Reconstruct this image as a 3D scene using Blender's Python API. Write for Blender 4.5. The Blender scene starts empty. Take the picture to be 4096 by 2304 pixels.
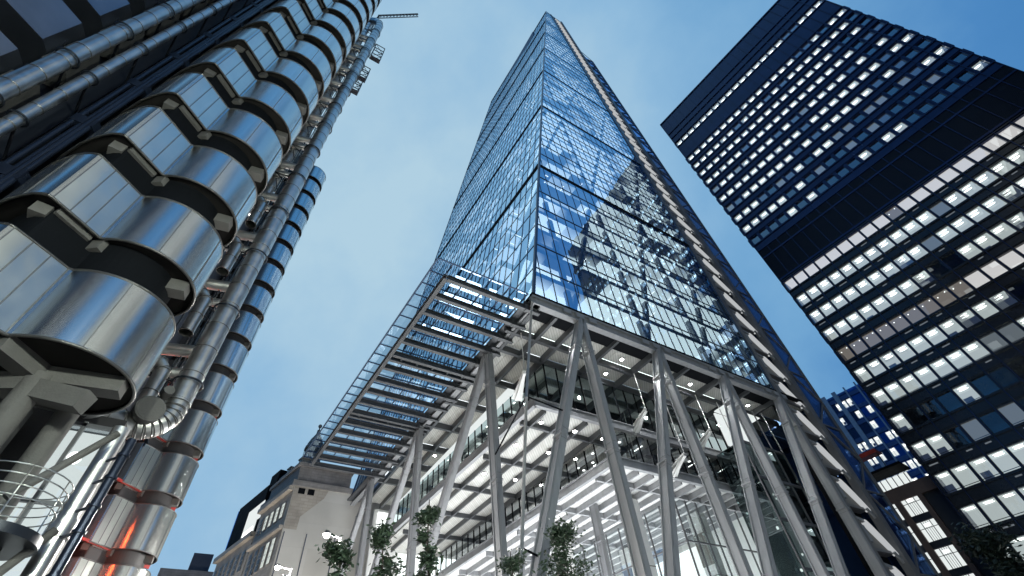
import bpy, math, random
from mathutils import Vector as V, Matrix
from math import sin, cos, tan, pi, radians, atan2, hypot
random.seed(7)
S = bpy.context.scene

# ---------------------------------------------------------------- camera
YAW, PITCH, ROLL = radians(53.706), radians(47.17), radians(-6.6327)
fw = V((-sin(YAW)*cos(PITCH), cos(YAW)*cos(PITCH), sin(PITCH)))
r0 = fw.cross(V((0, 0, 1))).normalized(); u0 = r0.cross(fw)
rt = r0*cos(ROLL)+u0*sin(ROLL); up = u0*cos(ROLL)-r0*sin(ROLL)
cd = bpy.data.cameras.new('camera'); cd.lens = 15.996; cd.sensor_width = 36
cd.clip_start = .1; cd.clip_end = 3000
cam = bpy.data.objects.new('camera', cd); S.collection.objects.link(cam)
cam.matrix_world = Matrix(((rt.x, up.x, -fw.x, 0), (rt.y, up.y, -fw.y, 0), (rt.z, up.z, -fw.z, 1.7), (0, 0, 0, 1)))
S.camera = cam

# ---------------------------------------------------------------- world, sun, exposure
W = bpy.data.worlds.new('World'); S.world = W; W.use_nodes = True
nt = W.node_tree; N = nt.nodes; L = nt.links
bg = N['Background']; bg.inputs['Strength'].default_value = 1.0
tc = N.new('ShaderNodeTexCoord')
sky = N.new('ShaderNodeTexSky'); sky.sky_type = 'NISHITA'; sky.sun_disc = False
sky.sun_elevation = radians(3); sky.sun_rotation = radians(283)
dt = N.new('ShaderNodeVectorMath'); dt.operation = 'DOT_PRODUCT'; dt.inputs[1].default_value = (-.55, .07, .83)
no = N.new('ShaderNodeVectorMath'); no.operation = 'NORMALIZE'
L.new(tc.outputs['Generated'], no.inputs[0]); L.new(no.outputs[0], dt.inputs[0])
nz = N.new('ShaderNodeTexNoise'); nz.inputs['Scale'].default_value = 2.6; nz.inputs['Detail'].default_value = 6
nz.inputs['Roughness'].default_value = .55
L.new(no.outputs[0], nz.inputs['Vector'])
nm = N.new('ShaderNodeMath'); nm.operation = 'MULTIPLY_ADD'; nm.inputs[1].default_value = .55; nm.inputs[2].default_value = -.275
L.new(nz.outputs[0], nm.inputs[0])
ad = N.new('ShaderNodeMath'); ad.operation = 'ADD'
L.new(dt.outputs['Value'], ad.inputs[0]); L.new(nm.outputs[0], ad.inputs[1])
rp = N.new('ShaderNodeValToRGB'); el = rp.color_ramp.elements
el[0].position = .25; el[0].color = (.05, .21, .50, 1)
el[1].position = 1.0; el[1].color = (.47, .68, .825, 1)
for p_, c_ in ((.48, (.08, .265, .58, 1)), (.65, (.18, .41, .69, 1)), (.82, (.295, .53, .77, 1))):
    e = el.new(p_); e.color = c_
L.new(ad.outputs[0], rp.inputs[0])
sm = N.new('ShaderNodeVectorMath'); sm.operation = 'SCALE'; sm.inputs['Scale'].default_value = .05
L.new(sky.outputs[0], sm.inputs[0])
mx = N.new('ShaderNodeMixRGB'); mx.inputs[0].default_value = .08
L.new(rp.outputs[0], mx.inputs[1]); L.new(sm.outputs[0], mx.inputs[2]); L.new(mx.outputs[0], bg.inputs['Color'])

sd = bpy.data.lights.new('sun', 'SUN'); sd.energy = .25; sd.angle = radians(14); sd.color = (1, .93, .85)
so = bpy.data.objects.new('sun', sd); S.collection.objects.link(so)
so.rotation_euler = V((.95, .2, -.1)).to_track_quat('-Z', 'Y').to_euler()
S.view_settings.view_transform = 'Standard'; S.view_settings.look = 'None'
S.view_settings.exposure = 0; S.view_settings.gamma = 1
S.render.engine = 'CYCLES'
cy = S.cycles; cy.use_denoising = True; cy.max_bounces = 7; cy.diffuse_bounces = 2; cy.glossy_bounces = 4
cy.transparent_max_bounces = 16; cy.transmission_bounces = 3
cy.caustics_reflective = False; cy.caustics_refractive = False; cy.sample_clamp_indirect = 4

# ---------------------------------------------------------------- materials
def mat(name):
    m = bpy.data.materials.new(name); m.use_nodes = True
    return m, m.node_tree.nodes, m.node_tree.links, m.node_tree.nodes['Principled BSDF']
def pbr(name, col, rough=.5, metal=0, var=.12, vs=1.5, bump=0, bs=8, emit=None, es=0, stretch=None):
    m, n, l, b = mat(name)
    b.inputs['Roughness'].default_value = rough; b.inputs['Metallic'].default_value = metal
    t = n.new('ShaderNodeTexCoord'); src = t.outputs['Object']
    if stretch:
        mp = n.new('ShaderNodeMapping'); mp.inputs['Scale'].default_value = stretch
        l.new(src, mp.inputs[0]); src = mp.outputs[0]
    z = n.new('ShaderNodeTexNoise'); z.inputs['Scale'].default_value = vs; z.inputs['Detail'].default_value = 5
    l.new(src, z.inputs['Vector'])
    r = n.new('ShaderNodeMapRange'); r.inputs['To Min'].default_value = 1-var; r.inputs['To Max'].default_value = 1+var
    r.inputs['From Min'].default_value = .3; r.inputs['From Max'].default_value = .7
    l.new(z.outputs[0], r.inputs[0])
    x = n.new('ShaderNodeVectorMath'); x.operation = 'SCALE'; x.inputs[0].default_value = col
    l.new(r.outputs[0], x.inputs['Scale']); l.new(x.outputs[0], b.inputs['Base Color'])
    rr = n.new('ShaderNodeMath'); rr.operation = 'MULTIPLY'; rr.inputs[1].default_value = rough
    l.new(r.outputs[0], rr.inputs[0]); l.new(rr.outputs[0], b.inputs['Roughness'])
    if bump:
        z2 = n.new('ShaderNodeTexNoise'); z2.inputs['Scale'].default_value = bs; z2.inputs['Detail'].default_value = 2
        l.new(src, z2.inputs['Vector'])
        bp = n.new('ShaderNodeBump'); bp.inputs['Strength'].default_value = bump; bp.inputs['Distance'].default_value = .1
        l.new(z2.outputs[0], bp.inputs['Height']); l.new(bp.outputs[0], b.inputs['Normal'])
    if emit:
        b.inputs['Emission Color'].default_value = (*emit, 1); b.inputs['Emission Strength'].default_value = es
    return m
def emi(name, col, s):
    m, n, l, b = mat(name); n.remove(b)
    e = n.new('ShaderNodeEmission'); e.inputs[0].default_value = (*col, 1); e.inputs[1].default_value = s
    l.new(e.outputs[0], n['Material Output'].inputs[0]); return m
def glass(name, tint, f0, f1, trans=(1, 1, 1), rough=.0, wav=0):
    """thin pane: see-through plus a mirror coat that strengthens towards grazing angles"""
    m, n, l, b = mat(name); n.remove(b)
    lw = n.new('ShaderNodeLayerWeight'); lw.inputs[0].default_value = .5
    r = n.new('ShaderNodeMapRange'); r.inputs['To Min'].default_value = f0; r.inputs['To Max'].default_value = f1
    l.new(lw.outputs['Facing'], r.inputs[0])
    g = n.new('ShaderNodeBsdfGlossy'); g.inputs[0].default_value = (*tint, 1); g.inputs['Roughness'].default_value = rough
    t = n.new('ShaderNodeBsdfTransparent'); t.inputs[0].default_value = (*trans, 1)
    if wav:
        tcn = n.new('ShaderNodeTexCoord'); z = n.new('ShaderNodeTexNoise'); z.inputs['Scale'].default_value = .45
        z.inputs['Detail'].default_value = 1
        l.new(tcn.outputs['Object'], z.inputs['Vector'])
        bp = n.new('ShaderNodeBump'); bp.inputs['Strength'].default_value = wav; bp.inputs['Distance'].default_value = .05
        dv = n.new('ShaderNodeVectorMath'); dv.operation = 'DIVIDE'; dv.inputs[1].default_value = (1.5, 1.4, 4.1)
        fl = n.new('ShaderNodeVectorMath'); fl.operation = 'FLOOR'; wn = n.new('ShaderNodeTexWhiteNoise')
        l.new(tcn.outputs['Object'], dv.inputs[0]); l.new(dv.outputs[0], fl.inputs[0]); l.new(fl.outputs[0], wn.inputs[0])
        sb = n.new('ShaderNodeVectorMath'); sb.operation = 'SUBTRACT'; sb.inputs[1].default_value = (.5, .5, .5)
        sc = n.new('ShaderNodeVectorMath'); sc.operation = 'SCALE'; sc.inputs['Scale'].default_value = .022
        va = n.new('ShaderNodeVectorMath'); va.operation = 'ADD'; vn = n.new('ShaderNodeVectorMath'); vn.operation = 'NORMALIZE'
        l.new(wn.outputs['Color'], sb.inputs[0]); l.new(sb.outputs[0], sc.inputs[0]); l.new(sc.outputs[0], va.inputs[0])
        l.new(z.outputs[0], bp.inputs['Height']); l.new(bp.outputs[0], va.inputs[1]); l.new(va.outputs[0], vn.inputs[0])
        l.new(vn.outputs[0], g.inputs['Normal'])
    x = n.new('ShaderNodeMixShader')
    l.new(r.outputs[0], x.inputs[0]); l.new(t.outputs[0], x.inputs[1]); l.new(g.outputs[0], x.inputs[2])
    l.new(x.outputs[0], n['Material Output'].inputs[0]); return m
def lit_cells(name, cell, frac, zone, col, s, base=(.3, .32, .34), dim=.0):
    """office ceiling: panels of a grid are lit or dark, in clusters"""
    m, n, l, b = mat(name)
    b.inputs['Base Color'].default_value = (*base, 1); b.inputs['Roughness'].default_value = .7
    t = n.new('ShaderNodeTexCoord')
    dv = n.new('ShaderNodeVectorMath'); dv.operation = 'DIVIDE'; dv.inputs[1].default_value = cell
    fl = n.new('ShaderNodeVectorMath'); fl.operation = 'FLOOR'
    wn = n.new('ShaderNodeTexWhiteNoise'); zn = n.new('ShaderNodeTexNoise'); zn.inputs['Scale'].default_value = zone
    zn.inputs['Detail'].default_value = 2
    l.new(t.outputs['Object'], dv.inputs[0]); l.new(dv.outputs[0], fl.inputs[0]); l.new(fl.outputs[0], wn.inputs[0])
    l.new(t.outputs['Object'], zn.inputs['Vector'])
    a = n.new('ShaderNodeMath'); a.operation = 'MULTIPLY_ADD'; a.inputs[1].default_value = 1.6; a.inputs[2].default_value = -.8
    l.new(zn.outputs[0], a.inputs[0])
    a2 = n.new('ShaderNodeMath'); a2.operation = 'MULTIPLY_ADD'; a2.inputs[1].default_value = .45
    l.new(wn.outputs[0], a2.inputs[0]); l.new(a.outputs[0], a2.inputs[2])
    r = n.new('ShaderNodeMapRange'); r.inputs['From Min'].default_value = 1-frac-.06; r.inputs['From Max'].default_value = 1-frac+.12
    r.inputs['To Min'].default_value = dim; r.inputs['To Max'].default_value = s
    l.new(a2.outputs[0], r.inputs[0])
    b.inputs['Emission Color'].default_value = (*col, 1); l.new(r.outputs[0], b.inputs['Emission Strength'])
    return m

M = {}
M['steel'] = pbr('brushed_stainless', (.74, .75, .72), .24, 1, .14, 1.0, .07, .8, stretch=(2.2, 2.2, .14))
M['steel_flat'] = pbr('stainless_sheet', (.74, .76, .72), .30, 1, .08, .5, .5, .75)
M['duct'] = pbr('galvanised_duct', (.64, .63, .61), .36, 1, .14, 2.2, .10, 1.2)
M['rim'] = pbr('dull_metal_rim', (.15, .145, .14), .4, .8)
M['seam'] = pbr('seam_metal', (.24, .24, .24), .4, .8)
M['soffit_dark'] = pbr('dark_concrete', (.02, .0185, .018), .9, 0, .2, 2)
M['conc'] = pbr('board_concrete', (.12, .115, .11), .75, 0, .14, 3, .15, 14)
M['dark'] = pbr('dark_steel', (.018, .022, .032), .38, .4)
M['navy'] = pbr('navy_pipe', (.02, .028, .05), .3, .5)
M['blackwall'] = pbr('dark_cladding', (.03, .034, .045), .5, .3)  # even dark colour for walls and window frames
M['boxsteel'] = pbr('plant_box_steel', (.20, .225, .28), .32, .9, .15, .6, .1, .5)
M['panelgrey'] = pbr('grey_panel_wall', (.045, .043, .045), .55, .2, .15, 1)
M['paint'] = pbr('grey_paint', (.235, .24, .255), .40, 0, .12, .9, .03, 20, stretch=(3, 3, .35))
M['paintmid'] = pbr('mid_grey_paint', (.05, .054, .062), .42, 0, .12)
M['panel'] = pbr('soffit_board', (.50, .50, .48), .55, 0, .07, .9)
M['paintlite'] = pbr('light_grey_paint', (.62, .62, .61), .45, 0, .05, 1.2)
M['paintdk'] = pbr('dark_grey_paint', (.12, .12, .13), .45, 0, .08)
M['mull'] = pbr('mullion_metal', (.03, .055, .11), .35, .5)
M['black'] = pbr('black_recess', (.006, .007, .009), .8)
M['white'] = pbr('white_plaster', (.74, .74, .73), .6, 0, .05)
M['granite'] = pbr('granite_paving', (.30, .29, .28), .6, 0, .15, 2)
M['asphalt'] = pbr('asphalt', (.05, .05, .052), .8, 0, .2, 4)
M['stone'] = pbr('portland_stone', (.40, .36, .32), .75, 0, .2, .5, .15, 3)
M['stonewall'] = pbr('rendered_wall', (.52, .50, .475), .8, 0, .10, .22)
M['stonedk'] = pbr('weathered_stone', (.26, .245, .24), .8, 0, .25, .6, .2, 3)
M['brown'] = pbr('brown_cladding', (.16, .105, .09), .6, 0, .1)
M['slate'] = pbr('slate_roof', (.05, .06, .09), .5)
M['red'] = pbr('red_panel', (.55, .06, .04), .4)
M['redtrim'] = pbr('red_trim', (.30, .03, .025), .45)
M['tan'] = pbr('tan_panel', (.20, .185, .165), .6, 0, .08)
M['bark'] = pbr('bark', (.07, .055, .045), .9, 0, .3, 6)
M['leaf'] = pbr('leaf', (.055, .085, .05), .35, 0, .45, 2.5)
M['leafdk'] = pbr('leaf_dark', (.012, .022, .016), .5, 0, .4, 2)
M['facade'] = pbr('sky_tinted_facade', (.014, .024, .07), .24, .5, .15, .4)  # navy in the base colour stands in for mirrored sky
M['facadelow'] = pbr('dark_reflection_facade', (.010, .012, .018), .22, 0, .2, .5)  # lower storeys: black stands in for dark buildings mirrored there
M['louvre'] = pbr('louvre_black', (.010, .012, .018), .42, .2)
M['skin'] = glass('blue_glass', (.52, .77, 1.0), .42, .95, (.70, .84, .95), 0, .10)
M['clear'] = glass('clear_glass', (.9, .95, 1), .08, .75, (.9, .95, .95))
M['greeng'] = glass('dark_glass', (.75, .88, .9), .14, .8, (.30, .36, .36))
M['canopyg'] = glass('canopy_glass', (.6, .8, 1), .10, .7, (.72, .85, .95))
M['bluecore'] = glass('blue_core_glass', (.35, .55, .95), .35, .85, (.25, .38, .6))
M['ceil'] = lit_cells('office_ceiling', (2.8, 4.2, 4.0), .92, .07, (.88, .98, .95), 2.9, (.25, .28, .32), .05)
M['sceil'] = lit_cells('sloped_side_ceiling', (3.0, 2.8, 4.0), .78, .09, (.90, .97, 1.0), 2.0, (.25, .28, .32), .06)
M['core'] = pbr('inner_core', (.10, .13, .18), .7)
M['brace'] = pbr('mega_frame', (.30, .34, .40), .5)
M['batten'] = emi('ceiling_batten', (1, .98, .93), 5)
M['bulb'] = emi('lamp_bulb', (1, .97, .92), 60)
M['streetbulb'] = emi('street_lamp_bulb', (1, .98, .92), 90)
M['officelit'] = emi('lit_office', (.88, .94, .93), .92)
def emi_var(name, col, lo, hi, sc):
    m = emi(name, col, hi); n = m.node_tree.nodes; l = m.node_tree.links
    t = n.new('ShaderNodeNewGeometry'); dv = n.new('ShaderNodeVectorMath'); dv.operation = 'DIVIDE'; dv.inputs[1].default_value = (1.84, 40, 3.62)
    fl = n.new('ShaderNodeVectorMath'); fl.operation = 'FLOOR'; w = n.new('ShaderNodeTexWhiteNoise')
    z = n.new('ShaderNodeTexNoise'); z.inputs['Scale'].default_value = sc; l.new(t.outputs['Position'], z.inputs['Vector'])
    ad = n.new('ShaderNodeMath'); ad.operation = 'ADD'; l.new(w.outputs[0], ad.inputs[0]); l.new(z.outputs[0], ad.inputs[1])
    r = n.new('ShaderNodeMapRange'); r.inputs['From Min'].default_value = .3; r.inputs['From Max'].default_value = 1.5
    r.inputs['To Min'].default_value = lo; r.inputs['To Max'].default_value = hi
    l.new(t.outputs['Position'], dv.inputs[0]); l.new(dv.outputs[0], fl.inputs[0]); l.new(fl.outputs[0], w.inputs[0]); l.new(ad.outputs[0], r.inputs[0])
    for e in n:
        if e.type == 'EMISSION': l.new(r.outputs[0], e.inputs[1])
    return m
M['towerlit'] = emi_var('lit_tower_office', (.88, .95, .93), .42, .80, 1.1)
M['officeshelf'] = emi('lit_office_wall', (.8, .87, .87), .6)
M['officedim'] = emi('dim_office', (.30, .42, .75), .10)
M['officewarm'] = emi('warm_office', (.98, .92, .91), .78)
M['blind'] = emi('blinds_lit', (.58, .66, .74), .24)
M['oval'] = emi('office_luminaire', (1, 1, .97), 3.2)
M['stairlit'] = emi('glowing_stair_soffit', (.95, .98, 1.0), .50)  # stair undersides, no lamps: the light on them is put in as glow
M['whitelit'] = emi('glowing_lobby_wall', (.95, 1, .98), 1.7)  # lit lobby walls, their brightness put in as glow
M['winlit'] = emi('lit_sash_window', (.92, 1, .92), .8)
M['bluescreen'] = emi('blue_white_screen', (.75, .86, 1), 1.5)
M['neon'] = emi('red_neon', (1, .12, .03), 40)
M['darkpane'] = pbr('dark_pane', (.008, .011, .02), .12)

def joints(m, w, h, k=.78):
    n = m.node_tree.nodes; l = m.node_tree.links; b = n['Principled BSDF']; src = b.inputs['Base Color'].links[0].from_socket
    t = n.new('ShaderNodeTexCoord'); sp_ = n.new('ShaderNodeSeparateXYZ'); cb = n.new('ShaderNodeCombineXYZ'); sm_ = n.new('ShaderNodeMath'); sm_.operation = 'ADD'
    l.new(t.outputs['Object'], sp_.inputs[0]); l.new(sp_.outputs['X'], sm_.inputs[0]); l.new(sp_.outputs['Y'], sm_.inputs[1])
    l.new(sm_.outputs[0], cb.inputs['X']); l.new(sp_.outputs['Z'], cb.inputs['Y'])
    br = n.new('ShaderNodeTexBrick'); br.inputs['Scale'].default_value = 1; br.inputs['Brick Width'].default_value = w; br.inputs['Row Height'].default_value = h
    br.inputs['Mortar Size'].default_value = .035; br.inputs['Color1'].default_value = (1, 1, 1, 1); br.inputs['Color2'].default_value = (.88, .87, .85, 1); br.inputs['Mortar'].default_value = (k, k, k, 1)
    l.new(cb.outputs[0], br.inputs['Vector'])
    x = n.new('ShaderNodeMixRGB'); x.blend_type = 'MULTIPLY'; x.inputs[0].default_value = 1
    l.new(src, x.inputs[1]); l.new(br.outputs['Color'], x.inputs[2]); l.new(x.outputs[0], b.inputs['Base Color'])
joints(M['stone'], 1.1, .42); joints(M['stonedk'], 1.0, .4); joints(M['stonewall'], 9, 3.1, .90); joints(M['panel'], .35, 40, .6)
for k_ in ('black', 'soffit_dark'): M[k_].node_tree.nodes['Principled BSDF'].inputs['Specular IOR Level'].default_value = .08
# ---------------------------------------------------------------- mesh helpers
class MB:
    def __init__(s): s.v = []; s.f = []; s.m = []; s.sm = []
    def face(s, pts, mi=0, smooth=False):
        i = len(s.v); s.v += [tuple(p) for p in pts]; s.f.append(list(range(i, i+len(pts)))); s.m.append(mi); s.sm.append(smooth)
    def obox(s, c, ax, ay, az, mi=0):
        c, ax, ay, az = V(c), V(ax), V(ay), V(az)
        i = len(s.v)
        for k in ((-1, -1, -1), (1, -1, -1), (1, 1, -1), (-1, 1, -1), (-1, -1, 1), (1, -1, 1), (1, 1, 1), (-1, 1, 1)):
            s.v.append(tuple(c+ax*k[0]+ay*k[1]+az*k[2]))
        fl = [(0, 3, 2, 1), (4, 5, 6, 7), (0, 1, 5, 4), (1, 2, 6, 5), (2, 3, 7, 6), (3, 0, 4, 7)]
        if ax.cross(ay).dot(az) < 0: fl = [f[::-1] for f in fl]
        for f in fl: s.f.append([i+q for q in f]); s.m.append(mi); s.sm.append(False)
    def box(s, x0, x1, y0, y1, z0, z1, mi=0):
        s.obox(((x0+x1)/2, (y0+y1)/2, (z0+z1)/2), (abs(x1-x0)/2, 0, 0), (0, abs(y1-y0)/2, 0), (0, 0, abs(z1-z0)/2), mi)
    def beam(s, p, q, w, h, upv=(0, 0, 1), mi=0):
        p, q = V(p), V(q); d = q-p; a = d.normalized(); sd_ = a.cross(V(upv))
        if sd_.length < 1e-4: sd_ = a.cross(V((1, 0, 0)))
        sd_.normalize(); u = sd_.cross(a)
        s.obox((p+q)/2, sd_*w/2, d/2, u*h/2, mi)
    def ibeam(s, p, q, w, h, upv=(0, 0, 1), t=.06, mi=0):
        p, q = V(p), V(q); a = (q-p).normalized(); sd_ = a.cross(V(upv)).normalized(); u = sd_.cross(a)
        s.beam(p, q, t*1.2, h-2*t-.006, upv, mi)
        for k in (-1, 1): s.beam(p+u*k*(h/2-t/2), q+u*k*(h/2-t/2), w, t, upv, mi)
    def tube(s, p, q, r, n=12, r2=None, mi=0, cap=True):
        p, q = V(p), V(q); r2 = r if r2 is None else r2
        a = (q-p).normalized(); x = a.cross(V((0, 0, 1)))
        if x.length < 1e-3: x = V((1, 0, 0))
        x.normalize(); y = a.cross(x); i = len(s.v)
        for k in range(n):
            d = x*cos(2*pi*k/n)+y*sin(2*pi*k/n); s.v.append(tuple(p+d*r)); s.v.append(tuple(q+d*r2))
        for k in range(n):
            k2 = (k+1) % n; s.f.append([i+2*k, i+2*k+1, i+2*k2+1, i+2*k2][::-1]); s.m.append(mi); s.sm.append(True)
        if cap:
            s.f.append([i+2*k for k in range(n)]); s.m.append(mi); s.sm.append(False)
            s.f.append([i+2*k+1 for k in range(n)][::-1]); s.m.append(mi); s.sm.append(False)
    def path(s, pts, r, n=10, mi=0):
        for a, b in zip(pts, pts[1:]): s.tube(a, b, r, n, mi=mi)
    def sweep(s, pts, r, n=24, mi=0):
        P = [V(p) for p in pts]; i = len(s.v); x = None
        for k, p in enumerate(P):
            a = (P[min(k+1, len(P)-1)]-P[max(k-1, 0)]).normalized()
            if x is None: x = a.orthogonal().normalized()
            x = (x-a*x.dot(a)).normalized(); y = a.cross(x)
            for j in range(n): s.v.append(tuple(p+(x*cos(2*pi*j/n)+y*sin(2*pi*j/n))*r))
        for k in range(len(P)-1):
            for j in range(n):
                j2 = (j+1) % n; s.f.append([i+k*n+j, i+k*n+j2, i+(k+1)*n+j2, i+(k+1)*n+j]); s.m.append(mi); s.sm.append(True)
    def ring(s, c, ax, R, r, n=24, m=6, mi=0):
        c, ax = V(c), V(ax).normalized(); x = ax.cross(V((0, 0, 1)))
        if x.length < 1e-3: x = V((1, 0, 0))
        x.normalize(); y = ax.cross(x); i = len(s.v)
        for k in range(n):
            d = x*cos(2*pi*k/n)+y*sin(2*pi*k/n)
            for j in range(m):
                t = 2*pi*j/m; s.v.append(tuple(c+d*(R+r*cos(t))+ax*r*sin(t)))
        for k in range(n):
            for j in range(m):
                a_, b_ = i+k*m+j, i+k*m+(j+1) % m; c_, d_ = i+((k+1) % n)*m+(j+1) % m, i+((k+1) % n)*m+j
                s.f.append([a_, b_, c_, d_]); s.m.append(mi); s.sm.append(True)
    def prism(s, poly, z0, z1, mi=0, mib=None, mit=None, sides=True, smooth=False, caps=True):
        n = len(poly); i = len(s.v)
        for x, y in poly: s.v.append((x, y, z0))
        for x, y in poly: s.v.append((x, y, z1))
        if sides:
            for k in range(n):
                k2 = (k+1) % n; s.f.append([i+k, i+k2, i+n+k2, i+n+k]); s.m.append(mi); s.sm.append(smooth)
        if caps:
            s.f.append([i+k for k in range(n)][::-1]); s.m.append(mi if mib is None else mib); s.sm.append(False)
            s.f.append([i+n+k for k in range(n)]); s.m.append(mi if mit is None else mit); s.sm.append(False)
    def build(s, name, mats, parent=None, off=(0, 0, 0), sharp=None):
        me = bpy.data.meshes.new(name); o_ = V(off)
        if parent is not None:
            p = parent
            while p is not None: o_ = o_ + p.location; p = p.parent
        me.from_pydata([tuple(V(v)-o_) for v in s.v], [], s.f)
        if not isinstance(mats, (list, tuple)): mats = [mats]
        for m_ in mats: me.materials.append(M[m_])
        me.polygons.foreach_set('material_index', s.m)
        me.polygons.foreach_set('use_smooth', s.sm)
        if sharp: me.set_sharp_from_angle(angle=radians(sharp))
        me.update()
        ob = bpy.data.objects.new(name, me); S.collection.objects.link(ob)
        if parent is not None: ob.parent = parent
        if off != (0, 0, 0): ob.location = off
        return ob
def tag(o, label, cat, group=None, kind=None):
    o['label'] = label; o['category'] = cat
    if group: o['group'] = group
    if kind: o['kind'] = kind
    return o
def thing(name, label, cat, loc=(0, 0, 0), group=None):
    o = bpy.data.objects.new(name, None); o.location = loc; o.empty_display_size = .5; S.collection.objects.link(o)
    return tag(o, label, cat, group)
def copy_part(src, parent, loc=None):
    c = src.copy(); S.collection.objects.link(c); c.parent = parent
    if loc is not None: c.location = loc
    for ch in [x for x in KIDS.get(src.name, [])]:
        copy_part(ch, c)
    return c
KIDS = {}
def kid(parent, o): KIDS.setdefault(parent.name, []).append(o); return o
def lamp(name, kind, loc, power, col=(.95, .985, 1), size=.3, rot=None, parent=None, spot=None, sy=None):
    d = bpy.data.lights.new(name, kind); d.energy = power; d.color = col
    if kind == 'AREA':
        d.size = size
        if sy: d.shape = 'RECTANGLE'; d.size_y = sy
    else: d.shadow_soft_size = size
    if spot: d.spot_size = spot; d.spot_blend = .6
    o = bpy.data.objects.new(name, d); S.collection.objects.link(o); o.location = loc
    if rot: o.rotation_euler = rot
    if parent: o.parent = parent; o.location = V(loc)-parent.location
    return o

# ================================================================ the ground
g = MB(); g.face([(-700, -700, 0), (700, -700, 0), (700, 700, 0), (-700, 700, 0)])
o = g.build('ground', 'granite'); o['kind'] = 'structure'
g = MB(); g.box(-260, 60, -1.2, 6.6, -.3, .004); o = g.build('road', 'asphalt'); o['kind'] = 'structure'
g = MB(); g.box(-260, 60, 6.6, 6.85, -.3, .13); g.box(-260, 60, -1.45, -1.2, -.3, .13)
o = g.build('kerb', 'granite'); o['kind'] = 'structure'

# ================================================================ wedge-shaped glass tower
X0 = -21.6; SL = .1697; CA = radians(1.918); WX, WY = -cos(CA), -sin(CA); WID = 45.0; YN = 53.0
def ys(z): return 18.15+(z-31)*SL
def sp(s, z, out=0):     # point on the sloping south face
    n_ = V((WY*1.0, -WX*-1.0, 0))
    return V((X0+WX*s, ys(z)+WY*s-out, z))
ZB = [31, 60, 88.1, 116.9, 144.4, 171.2, 197.3, 223.9]
T = thing('glass_tower', 'tall wedge shaped blue glass tower on slanted steel legs with glass canopy over the street', 'tower', (-40, 38, 0))
ceil_list = []
for k in range(7):
    z0, z1 = ZB[k], ZB[k+1]; zt = z1-.8
    # east face
    m = MB(); m.face([(X0, ys(z0), z0), (X0, YN, z0), (X0, YN, zt), (X0, ys(zt), zt)])
    e = m.build('curtain_wall', 'skin', T)
    m = MB(); y = YN; i = 0
    while y > ys(z0)+.2:
        zz = min(zt, 31+(y-18.15)/SL)
        m.box(X0-.05, X0+.05, y-.026, y+.026, z0, zz); y -= 1.4
    for j in range(7):
        zf = z0+(z1-z0)*j/7
        if j: m.box(X0-.04, X0+.06, ys(zf), YN, zf-.05, zf+.05)
    m.beam((X0+.03, ys(z0)-.02, z0), (X0+.03, ys(z1)-.02, z1), .26, .26)
    m.build('mullion_grid', 'mull', e)
    m = MB(); m.box(X0-.3, X0+.05, ys(z1)-.05, YN, zt, z1)
    m.build('spandrel_band', 'black', T)
    # south sloping face
    m = MB(); m.face([sp(WID, z0), sp(0, z0), sp(0, zt), sp(WID, zt)])
    e = m.build('curtain_wall', 'skin', T)
    m = MB()
    for i in range(1, 31): m.beam(sp(WID*i/30, z0, .03), sp(WID*i/30, zt, .03), .05, .06, (0, 1, 0))
    for j in range(1, 7):
        zf = z0+(z1-z0)*j/7; m.beam(sp(0, zf, .02), sp(WID, zf, .02), .06, .09)
    m.beam(sp(WID, z0), sp(WID, z1), .2, .2)
    m.build('mullion_grid', 'mull', e)
    m = MB(); m.beam(sp(.05, z1-.4, -.02), sp(WID, z1-.4, -.02), .3, .78)
    m.build('spandrel_band', 'black', T)
    # floors with their lit ceilings
    for j in range(7):
        zf = z0+(z1-z0)*(j+1)/7; a = zf-.75
        if k == 6 and j > 4: continue
        m = MB()
        y0 = ys(zf)+.35
        # east strip, south strip of the floor plate
        m.prism([(X0-9, y0+2), (X0-.35, y0), (X0-.35, YN-.2), (X0-9, YN-.2)], a, zf-.1, 0, 1, 0)
        s1 = sp(WID-.4, zf); s0 = sp(9.2, zf)
        m.prism([(s1.x, s1.y+.35), (X0-9, s0.y+.6), (X0-9, s0.y+8), (s1.x, s1.y+8)], a, zf-.1, 0, 2, 0)
        m.build('floor_slab', ['brace', 'ceil', 'sceil'], T)
    # fluorescent battens just under the ceilings
    m = MB(); rr = random.Random(k)
    for j in range(7):
        zf = z0+(z1-z0)*(j+1)/7-.82
        zone = rr.random()
        y = YN-1.4
        while y > ys(zf)+1:
            if rr.random() < (.30 if k < 3 else .16):
                x = X0-1.0-rr.random()*5; m.box(x-.55, x+.55, y-.06, y+.06, zf-.04, zf)
            y -= 1.4
        for i in range(30):
            if rr.random() < .16:
                p = sp(1.5*i+.7, zf); m.box(p.x-.07, p.x+.07, p.y+1, p.y+2, zf-.04, zf)
    m.build('ceiling_batten', 'batten', T)['kind'] = 'stuff'
    # mega-frame members just behind the glass
    m = MB(); xb = X0-.75
    for j in range(4):
        y = 52.5-9.8*j
        if y > ys(z1)+.5: m.beam((xb, y, z0), (xb, y, z1), .5, .5)
        elif y > ys(z0)+.5: m.beam((xb, y, z0), (xb, y, 31+(y-18.6)/SL), .5, .5)
        a_, b_ = (xb, y-9.8, z0), (xb, y, z1)
        if y-9.8 > ys(z0): m.beam(a_, b_, .5, .5)
    for j in range(3):
        s = 7.7+14.6*j
        m.beam(sp(s, z0, -1.1), sp(s+7.3, z1, -1.1), .6, .6, (0, 1, 0)); m.beam(sp(s, z0, -1.1), sp(s-7.3, z1, -1.1), .6, .6, (0, 1, 0))
    m.build('mega_brace', 'brace', T)
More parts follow.
